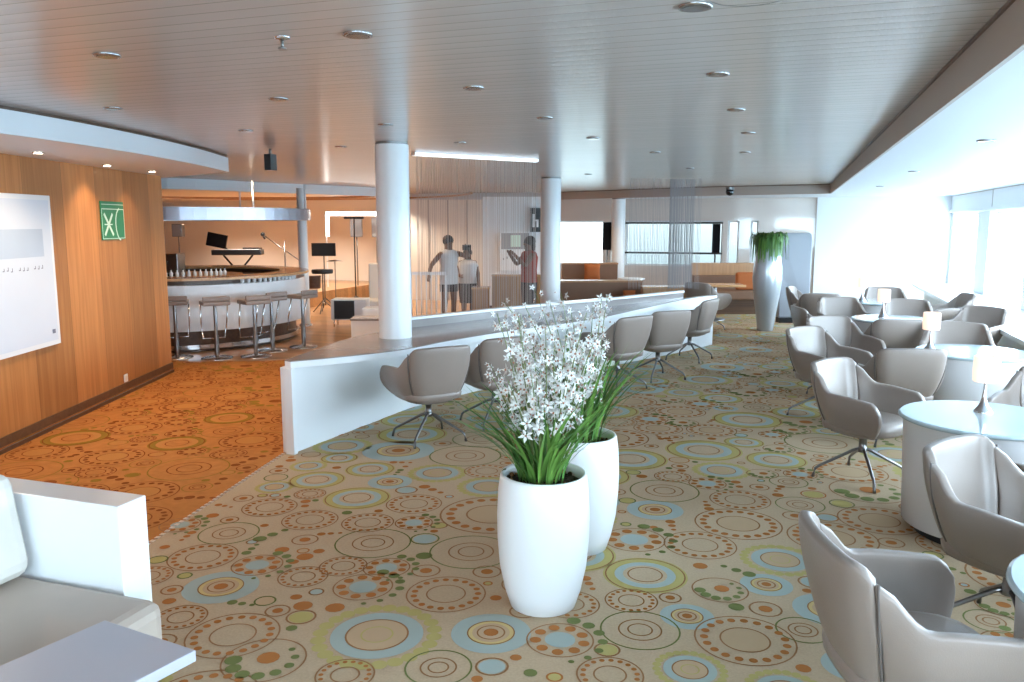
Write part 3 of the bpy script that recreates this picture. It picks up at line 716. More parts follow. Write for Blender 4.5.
# ------------------------------------------------------------------ orchid planters
def make_planter(x, y, seed, label, lean, nsp, leaf_h):
    random.seed(seed)
    r = empty('orchid_planter', (x, y, 0), 0, label, 'potted plant', 'two white planters of orchids')
    H = .635
    m = MB(); m.lathe([(.125, 0), (.150, .012), (.175, .09), (.198, .20), (.209, .33), (.211, .44), (.205, .56), (.196, H-.01), (.192, H), (.182, H), (.178, H-.02), (.178, H-.06)], n=64, cap=False)
    m.add([(.125*math.cos(2*PI*k/32), .125*math.sin(2*PI*k/32), 0) for k in range(32)], [tuple(range(32))[::-1]]); m.build('pot', 'pot_white', r)
    m = MB(); m.lathe([(.178, H-.05), (.12, H-.035), (.02, H-.03)], n=32)
    for _ in range(90):
        a, q = random.uniform(0, 2*PI), .165*math.sqrt(random.random()); m.ball((q*math.cos(a), q*math.sin(a), H-.038), random.uniform(.006, .013), 6, 4, random.choice((0, 0, 1)))
    m.build('soil', ['soil', 'c_brown'], r)
    m = MB()
    for i in range(130):
        a = random.uniform(0, 2*PI); q = .11*math.sqrt(random.random()); bx, by = q*math.cos(a), q*math.sin(a)
        L = random.uniform(.65, 1.0)*leaf_h; out = random.uniform(.08, .36)*(1+.3*random.random()); aa = a+random.uniform(-.5, .5); w = random.uniform(.0065, .011)
        droop = random.choice((0, 0, .1, .25)); vs = []; n = 9; tz = random.uniform(-.7, .7)
        for j in range(n+1):
            t = j/n; rr = out*t**1.6; z = H-.04+L*(t-droop*t**3.2)*(1-.12*t)
            cx, cy = bx+rr*math.cos(aa), by+rr*math.sin(aa); ww = w*(1-.97*t**3)*min(1, .5+3*t); px, py = -math.sin(aa+tz*t), math.cos(aa+tz*t)
            fx, fy = math.cos(aa)*ww*.35, math.sin(aa)*ww*.35
            vs += [(cx-px*ww, cy-py*ww, z), (cx-fx, cy-fy, z-.2*ww), (cx+px*ww, cy+py*ww, z)]
        m.add(vs, [(j*3+k, j*3+k+1, (j+1)*3+k+1, (j+1)*3+k) for j in range(n) for k in (0, 1)], random.choice((0, 0, 0, 1)), True)
    if lean == 'near':           # one dark leaf hanging over the rim
        vs = []
        for j in range(8):
            t = j/7; ang0 = PI+.25; rr = .17+.045*math.sin(t*PI*.6); z = H+.01+.02*math.sin(t*PI)-.19*t**1.5; w = .012*(1-.8*t*t)
            cx, cy = rr*math.cos(ang0), rr*math.sin(ang0); px, py = -math.sin(ang0)*w, math.cos(ang0)*w
            vs += [(cx-px, cy-py, z), (cx+px, cy+py, z)]
        m.add(vs, [(2*j, 2*j+1, 2*j+3, 2*j+2) for j in range(7)], 1, True)
    m.build('foliage', ['leaf', 'leaf_dark'], r)
    for i in range(nsp):
        a = 2*PI*i/nsp+random.uniform(-.25, .25); q = .07; L = random.uniform(.52, .86); out = random.uniform(.04, .27)
        aa = a; path = []
        for j in range(9):
            t = j/8; rr = out*t**1.5+q*(1-t*.2); z = H-.04+L*t*(1-.08*t); path.append(Vector((rr*math.cos(aa)+(-.03 if lean == 'near' else -.10)*t**1.5, rr*math.sin(aa), z)))
        m = MB(); m.tube(path, [.0045-.0028*j/8 for j in range(9)], 6); st = m.build('flower_spike', 'stem', r)
        fm = MB(); nb = random.randint(15, 20)
        for b in range(nb):
            t = .42+.58*b/(nb-1); k = min(int(t*8), 7); f = t*8-k; c = path[k]*(1-f)+path[k+1]*f
            an = b*2.4+random.uniform(-.4, .4); off = .045*(1.15-t*.5)*random.uniform(.6, 1.1); c = c+Vector((math.cos(an)*off, math.sin(an)*off, random.uniform(-.01, .01)))
            nrm = Vector((math.cos(an), math.sin(an), random.uniform(-.5, .4))).normalized(); ta = nrm.cross(Vector((0, 0, 1))).normalized(); tb = nrm.cross(ta)
            R0 = .033*(1.1-.45*t)*random.uniform(.7, 1.15)
            for k5 in range(5):
                th = k5*2*PI/5+random.uniform(-.15, .15); d = ta*math.cos(th)+tb*math.sin(th); s = nrm.cross(d)
                w = R0*.25; bend = nrm*random.uniform(.1, .35)*R0
                fm.add([c, c+d*R0*.5+s*w+bend*.2, c+d*R0*1.1+bend, c+d*R0*.5-s*w+bend*.2], [(0, 1, 2, 3)], 0, False)
            fm.ball(c+nrm*.004, .005, 6, 4, 1)
        fm.build('blossoms', ['petal', 'petal_centre'], st)
    return r
p = at(543, 607, 0)
make_planter(-1.025, 3.42+.02, 11, 'nearer white planter of white orchids and strap leaves', 'near', 26, .52)
p = at(583, 548, 0)
make_planter(p.x-.025, p.y+.0, 23, 'further white planter of orchids, half hidden behind the nearer one', 'far', 20, .66)

# ------------------------------------------------------------------ tall silver vase with trailing plant, grey partition
p = dep(765, 329, 13.5)
e = empty('tall_vase', (p.x, p.y, 0), 0, 'tall tapered silvery vase with trailing green plant by the grey partition', 'vase')
m = MB(); m.lathe([(.125, 0), (.13, .02), (.165, .30), (.21, .60), (.235, .86), (.225, 1.06), (.195, 1.26), (.17, 1.34), (.155, 1.34), (.155, 1.26)], n=48); m.build('vase_body', 'silver_vase', e)
m = MB(); random.seed(5)
for i in range(260):
    a = random.uniform(0, 2*PI); L = random.uniform(.05, .34); out = random.uniform(.06, .26); z0 = 1.36; w = .022; vs = []
    for j in range(6):
        t = j/5; rr = .06+out*math.sin(t*PI*.55); z = z0+.26*math.sin(t*PI*.8)*random.uniform(.8, 1.1)-L*t*t*1.2; cx, cy = rr*math.cos(a), rr*math.sin(a); px, py = -math.sin(a)*w*(1-.7*t), math.cos(a)*w*(1-.7*t)
        vs += [(cx-px, cy-py, z), (cx+px, cy+py, z+.01)]
    m.add(vs, [(2*j, 2*j+1, 2*j+3, 2*j+2) for j in range(5)], random.choice((0, 1)), True)
m.build('trailing_foliage', ['leaf', 'leaf_dark'], e)
p = dep(791, 325, 14.6)
e = empty('grey_partition', (p.x, p.y, 0), YAW, 'tall rounded grey screen behind the silvery vase', 'screen')
m = MB(); pr = []
W2 = .29; Hh = 1.58
for k in range(13):
    a = PI*k/12; pr.append((-W2+.08+(-.08)*math.cos(PI/2*0) if 0 else 0, 0))
out = [(-W2*.86, .09), (-W2, .9), (-W2*.99, Hh-.12), (-W2*.93, Hh-.03), (-W2*.8, Hh), (W2*.8, Hh), (W2*.93, Hh-.03), (W2*.99, Hh-.12), (W2, .9), (W2*.95, .09)]
nO = len(out); vs = [(x, -.12+.06*(abs(x)/W2)**2, z) for x, z in out]+[(x, .12, z) for x, z in out]
m.add(vs, [tuple(range(nO)), tuple(range(nO, 2*nO))[::-1]]+[(i, nO+i, nO+(i+1) % nO, (i+1) % nO) for i in range(nO)]); m.build('screen_body', 'grey_partition', e, bevel=.02)
m = MB(); m.box(-W2*.84, -.09, 0, W2*.84, .11, .089); m.build('plinth', 'black', e)

# ------------------------------------------------------------------ sofa and coffee table, bottom left
e = empty('sofa', (-2.8, 1.5, 0), 0, 'cream sofa with boxy white arm in the bottom left corner', 'sofa')
def loc(o, par): o.location = -Vector(par.location); return o
m = MB(); m.box(-3.75, 2.20, .06, -2.235, 2.335, .75); loc(m.build('arm', 'white_lacquer', e, bevel=.004), e)
m = MB(); m.box(-3.75, -.2, .06, -3.45, 2.198, .75); loc(m.build('back_panel', 'white_lacquer', e, bevel=.004), e)
m = MB(); m.box(-3.4, -.15, .06, -2.15, 2.19, .24); loc(m.build('base', 'white_lacquer', e, bevel=.01), e)
m = MB(); m.box(-3.42, .95, .24, -2.04, 2.195, .44); loc(m.build('seat_cushion', ['sofa_seat'], e, bevel=.05), e)
m = MB(); m.box(-3.42, -.2, .24, -2.04, .94, .44); loc(m.build('seat_cushion', ['sofa_seat'], e, bevel=.05), e)
m = MB(); m.box(-.09, -.57, 0, .09, .57, .40, 0, Matrix.Translation((-2.70, 1.61, .445)) @ Matrix.Rotation(R(-10), 4, 'Y')); loc(m.build('back_cushion', 'sofa_cream', e, bevel=.06), e)
e = empty('coffee_table', (-1.9, 1.6, 0), 0, 'white square table top cut by the bottom left corner', 'table')
a, b = at(105, 620, .5), at(196, 650, .5); d1 = (b-a).normalized(); d2 = Vector((d1.y, -d1.x, 0))
c = a-d1*.0; q = [a, b, b+d2*.75, a+d2*.75]
q = [a-d1*.18, b, b+d2*.7, a-d1*.18+d2*.7]
# the far edge leaves the corner at (105,620) towards the left edge of the photo
l2 = at(-40, 683, .5); r2 = at(130, 702, .5)
q = [a, b, b+(l2-a), l2]
m = MB(); m.prism([(v.x, v.y) for v in q], .465, .50); loc(m.build('tabletop', 'coffee_top', e, bevel=.003), e)
cc = sum(q, Vector())/4
m = MB(); m.tube([(cc.x, cc.y, .012), (cc.x, cc.y, .464)], .03, 16); loc(m.build('pedestal', 'chrome', e), e)
m = MB(); m.lathe([(.2, 0), (.2, .008), (.03, .014)], c=(cc.x, cc.y, 0), n=40); loc(m.build('base_plate', 'chrome', e), e)

# ------------------------------------------------------------------ bar
bcx, bcy = [dep(186, 290, 12.6)[i] for i in (0, 1)]
e = empty('round_bar', (bcx, bcy, 0), 0, 'round bar with white front and wooden counter behind the wooden wall', 'bar counter')
def ringwall(r0, r1, z0, z1, name, mt, a0=0, a1=360, par=None, n=72):
    m = MB(); ks = [R(a0+(a1-a0)*k/n) for k in range(n+1)]
    vs = []
    for a in ks: vs += [(r0*math.cos(a), r0*math.sin(a), z0), (r1*math.cos(a), r1*math.sin(a), z0), (r1*math.cos(a), r1*math.sin(a), z1), (r0*math.cos(a), r0*math.sin(a), z1)]
    m.add(vs, [(4*i+k, 4*(i+1)+k, 4*(i+1)+(k+1) % 4, 4*i+(k+1) % 4) for i in range(n) for k in range(4)])
    if a1-a0 < 360: m.add(vs, [(0, 1, 2, 3), (4*n+3, 4*n+2, 4*n+1, 4*n)])
    return m.build(name, mt, par)
ringwall(1.50, 1.62, 0, .30, 'plinth', 'dark_wood', par=e)
ringwall(1.52, 1.78, .30, .92, 'front_panel', 'white_lacquer', par=e)
ringwall(1.46, 1.60, .92, .985, 'riser', 'dark_wood', par=e)
ringwall(1.40, 1.84, .985, 1.02, 'worktop', 'bar_wood', par=e)
m = MB(); m.lathe([(.75, 0), (.75, .92), (.85, .93), (.85, .97)], n=48); m.build('island', 'booth_wood', e)
ringwall(1.64, 1.67, .04, .10, 'foot_rail', 'chrome', par=e)
e2 = empty('bar_canopy', (bcx, bcy, 0), 0, 'silver ring canopy hanging over the round bar', 'canopy')
ringwall(1.84, 1.90, 1.79, 1.96, 'band', 'silver_band', par=e2)
for px in (165+47, 240, 293, 222):
    d = dep(px, 200, 11.6); v = Vector((d.x-bcx, d.y-bcy, 0))
for a in (-100, -75, -60, -20, 20, 100, 160, 220):
    m = MB(); m.tube([(1.87*math.cos(R(a)), 1.87*math.sin(R(a)), 1.96), (1.87*math.cos(R(a)), 1.87*math.sin(R(a)), CEIL-.001 if a < -30 else 2.329)], .015, 8); m.build('hanger', 'white_paint', e2)
pp = dep(303, 260, 13.2); pp = dep(303.5, 260, 13.95)
e = empty('bar_post', (pp.x, pp.y, 0), 0, 'slim white post at the right end of the round bar', 'post')
m = MB(); m.lathe([(.08, 0), (.08, 2.329)], n=24); m.build('shaft', 'white_paint', e)
m = MB(); m.lathe([(.11, 0), (.11, .03), (.081, .04)], n=24, cap=False); m.build('collar', 'chrome', e)
# stools
def make_stool():
    r = empty('bar_stool')
    m = MB(); m.box(-.17, -.15, .70, .17, .15, .755); m.build('seat', 'chair_taupe', r, bevel=.015)
    m = MB(); m.box(-.17, .12, .757, .17, .15, .82); m.build('backrest', 'chair_taupe', r, bevel=.012)
    m = MB(); m.lathe([(.03, .03), (.03, .30), (.022, .31), (.022, .70)], n=12); m.build('pedestal', 'dark_metal', r)
    for sx in (-1, 1):
        m = MB(); m.tube([(sx*.17, -.05, .70), (sx*.16, -.12, .45), (sx*.14, -.16, .25), (0, -.16, .245)], .010, 6); m.build('footrest', 'chrome', r)
    m = MB(); m.lathe([(.20, 0), (.20, .012), (.06, .028), (.03, .04)], n=32); m.build('base', 'chrome', r)
    return r
sp = make_stool(); sf = [True]
slab = ['leftmost bar stool, beside the edge of the wooden wall', 'second bar stool from the wooden wall', 'middle bar stool of the row, third from the wooden wall', 'fourth bar stool, just left of the bar corner', 'rightmost bar stool at the end of the round bar']
for i, px in enumerate((177, 217, 256, 273, 304)):
    d = dep(px, 350, (10.75, 10.7, 10.85, 11.35, 11.7)[i]); o = sp if sf[0] else copy_tree(sp); sf[0] = False
    v = Vector((d.x-bcx, d.y-bcy, 0)); L = v.length
    if L < 2.02: v = v*(2.05/L)
    o.location = (bcx+v.x, bcy+v.y, 0); o.rotation_euler = (0, 0, math.atan2(v.y, v.x)-PI/2); tag(o, slab[i], 'bar stool', 'stools in front of the round bar')
# bottles on the island and glasses on the ledge
bm = empty('bottle')
m = MB(); m.lathe([(.03, 0), (.032, .01), (.032, .11), (.012, .14), (.011, .18)], n=12); m.build('body', 'bottle_glass', bm)
m = MB(); m.lathe([(.013, .18), (.013, .20)], n=10); m.build('cap', 'black', bm)
random.seed(9)
for i in range(16):
    o = bm if i == 0 else copy_tree(bm)
    aa = R(-92+i*5.8); v = Vector((.79*math.cos(aa), .79*math.sin(aa), 0))
    o.scale = (.8, .8, .62)
    o.location = (bcx+v.x, bcy+v.y, .971); tag(o, 'pale bottle in the row on the island inside the round bar', 'bottle', 'bottles on the bar island')
gm = None
for i in range(13):
    a = R(-24+i*3.2)
    if gm is None:
        m = MB(); m.lathe([(.022, 0), (.03, .055), (.028, .055), (.02, .004)], n=10, cap=False); m.lathe([(.022, 0), (.022, .003)], n=10); gm = m.build('drinking_glass', 'bottle_glass'); o = gm
    else: o = gm.copy(); col.objects.link(o)
    o.location = (bcx+1.71*math.cos(a), bcy+1.71*math.sin(a), .9205); tag(o, 'small clear glass lined up under the lip of the bar counter', 'glass', 'glasses along the bar front')
p = dep(172, 262, 12.3); v = Vector((p.x-bcx, p.y-bcy, 0)); v *= min(1, .62/v.length)
e = empty('coffee_machine', (bcx+v.x, bcy+v.y, .971), R(20), 'grey coffee machine at the left inside the bar', 'coffee machine')
m = MB(); m.box(-.14, -.16, 0, .14, .16, .33); m.build('body', 'dark_metal', e, bevel=.01)
m = MB(); m.box(-.10, -.20, .0, .10, -.161, .03); m.build('drip_tray', 'black', e)
m = MB(); m.tube([(0, -.165, .22), (0, -.21, .22), (0, -.21, .15)], .015, 8); m.build('spout', 'chrome', e)

# ------------------------------------------------------------------ band gear on the far stage
stz = .30
m = MB(); m.box(-17.5, 13.2, 0.002, -9.5, YF-.07, stz); o = m.build('stage_platform', 'floor_wood'); tag(o, 'low wooden band stage behind the round bar', 'stage')
SD = 17.0
def g(px, py, d=SD): return dep(px, py, d)
p = g(238, 252); e = empty('digital_piano', (p.x, p.y, stz), R(25), 'black keyboard on a stand with a tilted monitor, behind the bar', 'keyboard')
zk = p.z-stz
m = MB(); m.box(-.50, -.17, zk-.06, .50, .17, zk+.05); m.build('body', 'black', e, bevel=.02)
m = MB(); m.box(-.44, -.165, zk+.051, .44, -.02, zk+.06); m.build('keys', 'pot_white', e)
for sx in (-1, 1):
    m = MB(); m.tube([(-.35*sx, 0, 0), (.3*sx, 0, zk-.06)], .02, 6); m.build('leg', 'black', e)
m = MB(); m.tube([(-.2, .05, zk), (-.32, .05, zk+.16)], .025, 6); m.box(-.2, -.03, -.14, .2, .03, .14, 0, Matrix.Translation((-.42, .04, zk+.24)) @ Matrix.Rotation(R(12), 4, 'Y')); m.build('monitor', 'screen_black', e)
m = MB(); m.box(.1, -.02, zk+.05, .46, .16, zk+.09); m.build('music_desk', 'black', e)
def stand(name, px, ptop, label, cat, head, d=SD, z0=None):
    p = g(px, 260, d); zt = g(px, ptop, d).z; z0 = stz if z0 is None else z0
    e = empty(name, (p.x, p.y, z0), YAW, label, cat); h = zt-z0
    m = MB(); m.tube([(0, 0, .1), (0, 0, h)], .014, 8); m.build('pole', 'dark_metal' if cat != 'light stand' else 'black', e)
    for k in range(3):
        a = k*2*PI/3+.5; m = MB(); m.tube([(0, 0, .25), (.28*math.cos(a), .28*math.sin(a), 0)], .01, 6); m.build('leg', 'dark_metal', e)
    head(e, h); return e
def speaker_head(e, h):
    m = MB(); m.box(-.10, -.09, h-.26, .10, .09, h); m.build('speaker_box', 'dark_metal', e, bevel=.01)
    m = MB(); m.box(-.085, -.095, h-.245, .085, -.0905, h-.015); m.build('grille', 'grey_photo', e)
stand('speaker_stand', 180, 224, 'grey loudspeaker on a pole, left of the keyboard', 'speaker', speaker_head)
def boom_head(e, h):
    m = MB(); m.tube([(.30, 0, h-.42), (-.42, 0, h+.1)], .012, 6); m.build('boom', 'dark_metal', e)
    m = MB(); m.ball((-.44, 0, h+.12), .045); m.tube([(-.44, 0, h+.1), (-.40, 0, h+.02)], .02, 8); m.build('microphone', 'black', e)
stand('microphone_stand', 285, 240, 'boom microphone stand between the keyboard and the white post', 'microphone', boom_head)
def music_head(e, h):
    m = MB(); m.box(-.24, -.02, h-.14, .24, .02, h+.12, 0); m.build('music_desk', 'black', e)
stand('music_stand', 324, 249, 'black music stand right of the white post', 'music stand', music_head, 16.5, 0)
def drum_head(e, h):
    m = MB(); m.lathe([(.20, h-.05), (.21, h), (.20, h+.03)], n=24); m.build('drum', 'black', e)
    m = MB(); m.lathe([(.01, h+.22), (.17, h+.19)], c=(.25, 0, 0), n=24, cap=False); m.tube([(.25, 0, 0), (.25, 0, h+.21)], .01, 6); m.build('cymbal', 'dark_metal', e)
    m = MB(); m.lathe([(.15, h-.35), (.16, h-.1)], c=(-.22, .1, 0), n=24); m.build('side_drum', 'dark_wood', e)
stand('drum_kit', 322, 271, 'dark drum on a stand below the music stand', 'drum', drum_head, 16.0, 0)
def light_head(e, h):
    m = MB(); m.box(-.2, -.03, h-.04, .2, .03, h); m.build('crossbar', 'black', e)
stand('light_stand', 355, 217, 'tall black pole stand left of the near column', 'light stand', light_head, 17.0, 0)
p0, p1 = g(326, 214, 18.5), g(379, 214, 18.5)
e = empty('backdrop_frame', (p0.x, p0.y, 0), YAW, 'glowing white light bar on the backdrop left of the column', 'light')
L = (p1-p0).length; m = MB(); m.box(0, -.03, p0.z-.04, L, .03, p0.z+.05); m.box(-.0, -.031, p0.z-.5, .06, .029, p0.z-.041); m.build('glowing_bar', 'led', e)
m = MB(); m.box(-.03, .04, .0, -.001, .07, p0.z); m.box(L, .04, 0, L+.03, .07, p0.z); m.build('frame_leg', 'white_paint', e)
for px, w in ((356, .26), (376, .2)):
    p = g(px, 227, 19.0); e = empty('backdrop_panel', (p.x, p.y, p.z-.22), YAW, 'grey square panel on the backdrop %s' % ('left of the tall black pole' if px == 356 else 'beside the near column'), 'panel')
    m = MB(); m.box(-w/2, 0, 0, w/2, .04, .42); m.build('face', 'grey_photo', e); m = MB(); m.box(-w/2-.01, .041, -.01, w/2+.01, .05, .43); m.build('rim', 'dark_metal', e)
    m = MB(); m.tube([(0, .06, .22-p.z), (0, .06, .40)], .015, 6); m.build('post', 'dark_metal', e)
p = g(350, 300, 14.0); e = empty('stage_monitor', (p.x, p.y, 0), YAW, 'white box with black speaker face on the dance floor', 'speaker')
m = MB(); m.box(-.30, -.15, .12, .30, .25, .47); m.build('cabinet', 'white_paint', e, bevel=.01)
m = MB(); m.box(-.24, -.165, .14, .10, -.151, .45); m.build('speaker_grille', 'black', e)
for sx in (-.26, .26):
    for sy in (-.1, .2):
        m = MB(); m.tube([(sx, sy, 0), (sx, sy, .13)], .012, 6); m.build('leg', 'chrome', e)
p = g(377, 262, 14.5); e = empty('high_back_chair', (p.x, p.y, 0), YAW, 'white high-backed seat peeping out left of the near column', 'chair')
m = MB(); m.box(-.16, 0, .35, .26, .12, 1.05); m.build('backrest', 'cream_paint', e, bevel=.03)
m = MB(); m.box(-.16, -.4, .3, .26, -.001, .42); m.build('seat', 'cream_paint', e, bevel=.03)
m = MB(); m.box(-.10, -.35, 0, .2, .08, .299); m.build('base', 'dark_metal', e)
# low white partitions left of the column
p = at(361, 319, .62); e = empty('low_partition', (p.x, p.y, 0), YAW, 'low white partition with grey cap just left of the near column', 'partition')
m = MB(); m.box(-.12, 0, 0, .45, .30, .60); m.build('body', 'white_paint', e); m = MB(); m.box(-.13, -.01, .60, .46, .31, .625); m.build('cap', 'desk_top', e)
p = at(372, 309, .62); e = empty('low_partition', (p.x, p.y, 0), YAW, 'second low white partition, farther back left of the near column', 'partition')
m = MB(); m.box(-.12, 0, 0, .45, .30, .60); m.build('body', 'white_paint', e); m = MB(); m.box(-.13, -.01, .60, .46, .31, .625); m.build('cap', 'white_lacquer', e)

# ------------------------------------------------------------------ behind the string curtain
WD = 17.2
def panelbox(px0, px1, z0, z1, d, th=.15, yaw=YAW):
    a, b = dep(px0, 250, d), dep(px1, 250, d); return a, (b-a).length
a, L = panelbox(412, 486, 0, 0, 18.6)
e = empty('room_divider', (a.x, a.y, 0), YAW, 'beige panelled divider behind the people', 'divider')
m = MB(); m.box(-.5, 0, 0, L, .10, 2.27); m.build('panel', 'cream_paint', e)
m = MB()
for k in range(5): m.box(-.5+(L+.5)*k/5, -.012, .02, -.5+(L+.5)*k/5+.03, -.001, 2.26)
m.build('batten', 'beam_paint', e)
a, L = panelbox(483, 541, 0, 0, 16.6)
e = empty('white_display_wall', (a.x, a.y, 0), YAW, 'pale grey freestanding wall carrying the display case', 'divider')
m = MB(); m.box(0, 0, 0, L, .18, 2.27); m.build('panel', 'white_paint', e)
m = MB(); m.box(0, -.01, 0, L, -.001, .08); m.build('skirting', 'dark_wood', e)
a = dep(500, 232, 16.4); b = dep(529, 271, 16.4)
e = empty('display_case', (a.x, a.y, b.z), YAW, 'white wall display with a grey photo above and faint drawing below', 'display')
L = (Vector((b.x, b.y, 0))-Vector((a.x, a.y, 0))).length; h = a.z-b.z
m = MB(); m.box(0, -.04, 0, L, 0, h); m.build('case', 'white_lacquer', e, bevel=.005)
m = MB(); m.box(.02, -.05, h*.56, L*.98, -.0405, h-.02); m.build('photo_panel', 'grey_photo', e)
m = MB(); m.box(L*.36, -.056, h*.62, L*.70, -.0505, h*.92); m.build('photo_figure', 'sign_white', e)
m = MB(); m.box(.03, -.046, .03, L-.03, -.0405, h*.53); m.build('drawing_sheet', 'led' if 0 else 'pot_white', e)
m = MB()
for k in range(7): m.box(.06+k*.065, -.049, h*.28+.02*(k % 3), .085+k*.065, -.0465, h*.33+.03*(k % 2))
m.build('drawing_marks', 'grey_photo', e)
a = dep(530, 208, 16.4); b = dep(541, 232, 16.4)
e = empty('dark_wall_sign', (a.x, a.y, b.z), YAW, 'dark sign with pale symbol beside the second column', 'sign')
h = a.z-b.z; m = MB(); m.box(0, -.04, 0, .25, 0, h); m.build('sign_plate', 'black', e)
m = MB(); m.box(.05, -.045, h*.2, .09, -.0405, h*.75); m.box(.05, -.045, h*.45, .17, -.0405, h*.52); m.box(.13, -.045, h*.2, .17, -.0405, h*.52); m.build('sign_symbol', 'pot_white', e)
# balustrade
a, L = panelbox(414, 446, 0, 0, 11.6)
e = empty('balustrade', (a.x, a.y, 0), YAW, 'white balustrade with upright bars behind the counter', 'railing')
m = MB(); m.box(-.35, -.02, 1.02, L, .02, 1.06); m.build('handrail', 'white_paint', e); m = MB(); m.box(-.35, -.02, .08, L, .02, .11); m.build('bottom_rail', 'white_paint', e)
for k in range(12):
    x = -.33+(L+.33)*k/11.05; m = MB(); m.tube([(x, 0, .11), (x, 0, 1.02)], .010, 6); m.build('baluster', 'white_paint', e)
for x in (-.34, L-.01):
    m = MB(); m.tube([(x, 0, 0), (x, 0, 1.02)], .018, 8); m.build('post', 'white_paint', e)
# white cube stools just beyond the ledge
for px, d, lb in ((420, 10.8, 'white cube seat below the balustrade'), (463, 11.4, 'white cube seat in front of the photographing person'), (502, 11.8, 'white cube seat in front of the wooden low wall')):
    p = dep(px, 305, d); e = empty('cube_seat', (p.x, p.y, 0), YAW, lb, 'seat', 'white cube seats')
    m = MB(); m.box(-.16, -.16, .04, .16, .16, .50); m.build('cushion', 'white_paint', e, bevel=.03); m = MB(); m.box(-.12, -.12, 0, .12, .12, .039); m.build('foot', 'black', e)
# brown low walls and small table
def lowwall(px0, px1, pyt, d, th, label, mt='booth_wood', cap='bar_wood', name='low_wooden_wall'):
    a, L = panelbox(px0, px1, 0, 0, d); zt = dep(px0, pyt, d).z
    e = empty(name, (a.x, a.y, 0), YAW, label, 'low wall')
    m = MB(); m.box(0, 0, 0, L, th, zt-.03); m.build('panel', mt, e); m = MB(); m.box(-.01, -.01, zt-.03, L+.01, th+.01, zt); m.build('cap', cap, e)
    return e
lowwall(492, 541, 275, 14.2, .2, 'low wooden wall below the display case')
lowwall(472, 489, 288, 13.6, .3, 'small wooden cabinet beside the low wooden wall', name='low_cabinet')
lowwall(563, 618, 263, 17.4, .3, 'farthest brown bench back under the left rear window', 'brown_leather', 'booth_wood', 'bench_back')
lowwall(560, 643, 281, 14.6, .3, 'dark brown bench back right of the second column', 'brown_leather', 'booth_wood', 'bench_back')
lowwall(644, 694, 287, 14.0, .25, 'pale wooden low wall behind the denser curtain')
for px, py, d, s, lb, nm in ((592, 281, 17.2, .34, 'larger orange-brown cushion on the far bench', 0), (629, 304, 14.45, .22, 'smaller dark orange cushion on the nearer bench', 1)):
    p = dep(px, py, d); e = empty('throw_cushion', (p.x, p.y, p.z), YAW, lb, 'cushion', 'orange cushions on the benches')
    m = MB(); n = 10; vs = []
    for j in range(n+1):
        for i in range(n+1):
            u, v = i/n*2-1, j/n*2-1; k = max(0, (1-u**4)*(1-v**4))**.5; vs.append((u*s/2*(1-.08*(1-v*v)), -.02-.08*k, s/2+.02+v*s/2))
    nv = len(vs); vs += [(x, .02-(y+.02), z) for x, y, z in vs]
    fs = [(j*(n+1)+i, j*(n+1)+i+1, (j+1)*(n+1)+i+1, (j+1)*(n+1)+i) for j in range(n) for i in range(n)]
    fs += [tuple(nv+k for k in f[::-1]) for f in fs]
    m.add(vs, fs, 0, True); m.build('cushion_body', 'orange_cushion', e)
    m = MB(); m.box(-s*.4, .03, -.6 if 0 else s*.05, s*.4, .035, s*.1); 
p = dep(631, 278, 15.6); e = empty('side_table', (p.x, p.y, 0), 0, 'small white table top beside the far pale column', 'table')
m = MB(); m.lathe([(.25, p.z-.03), (.26, p.z-.01), (.25, p.z)], n=32); m.build('tabletop', 'pot_white', e); m = MB(); m.lathe([(.18, 0), (.18, .02), (.03, .03), (.03, p.z-.031)], n=20); m.build('pedestal', 'chrome', e)
# booth on the right
a, L = panelbox(692, 757, 0, 0, 16.4)
e = empty('booth_sofa', (a.x, a.y, 0), YAW, 'orange-brown booth sofa left of the silvery vase', 'sofa')
zt = dep(700, 263, 16.4).z
m = MB(); m.box(0, 0, 0, L, .12, zt); m.build('wooden_back', 'booth_wood', e)
m = MB(); m.box(.02, -.13, .36, L-.02, -.001, .72); m.build('back_cushion', 'brown_leather', e, bevel=.03)
m = MB(); m.box(.02, -.75, .28, L-.02, -.131, .46); m.build('seat_cushion', 'brown_leather', e, bevel=.03)
m = MB(); m.box(.05, -.68, 0, L-.05, -.05, .279); m.build('base', 'dark_wood', e)
p = dep(740, 291, 16.2)
e = empty('throw_cushion', (p.x, p.y, .47), YAW, 'orange cushion at the right end of the booth sofa', 'cushion', 'orange cushions on the benches')
m = MB(); m.box(-.19, -.40, 0, .19, -.28, .34); m.build('cushion_body', 'orange_cushion', e, bevel=.05)
p = dep(715, 284, 14.9)
e = empty('booth_table', (p.x, p.y, 0), YAW, 'wooden table in front of the booth sofa', 'table')
m = MB(); m.box(-.42, -.25, p.z-.04, .5, .25, p.z); m.build('tabletop', 'bar_wood', e, bevel=.008); m = MB(); m.lathe([(.2, 0), (.2, .02), (.04, .03), (.04, p.z-.041)], n=20); m.build('pedestal', 'dark_metal', e)
p = dep(706, 300, 13.5); chair(p.x-.0, p.y, 60, 'pale tub chair at the booth table beyond the counter end', 'tub chairs by the booth')
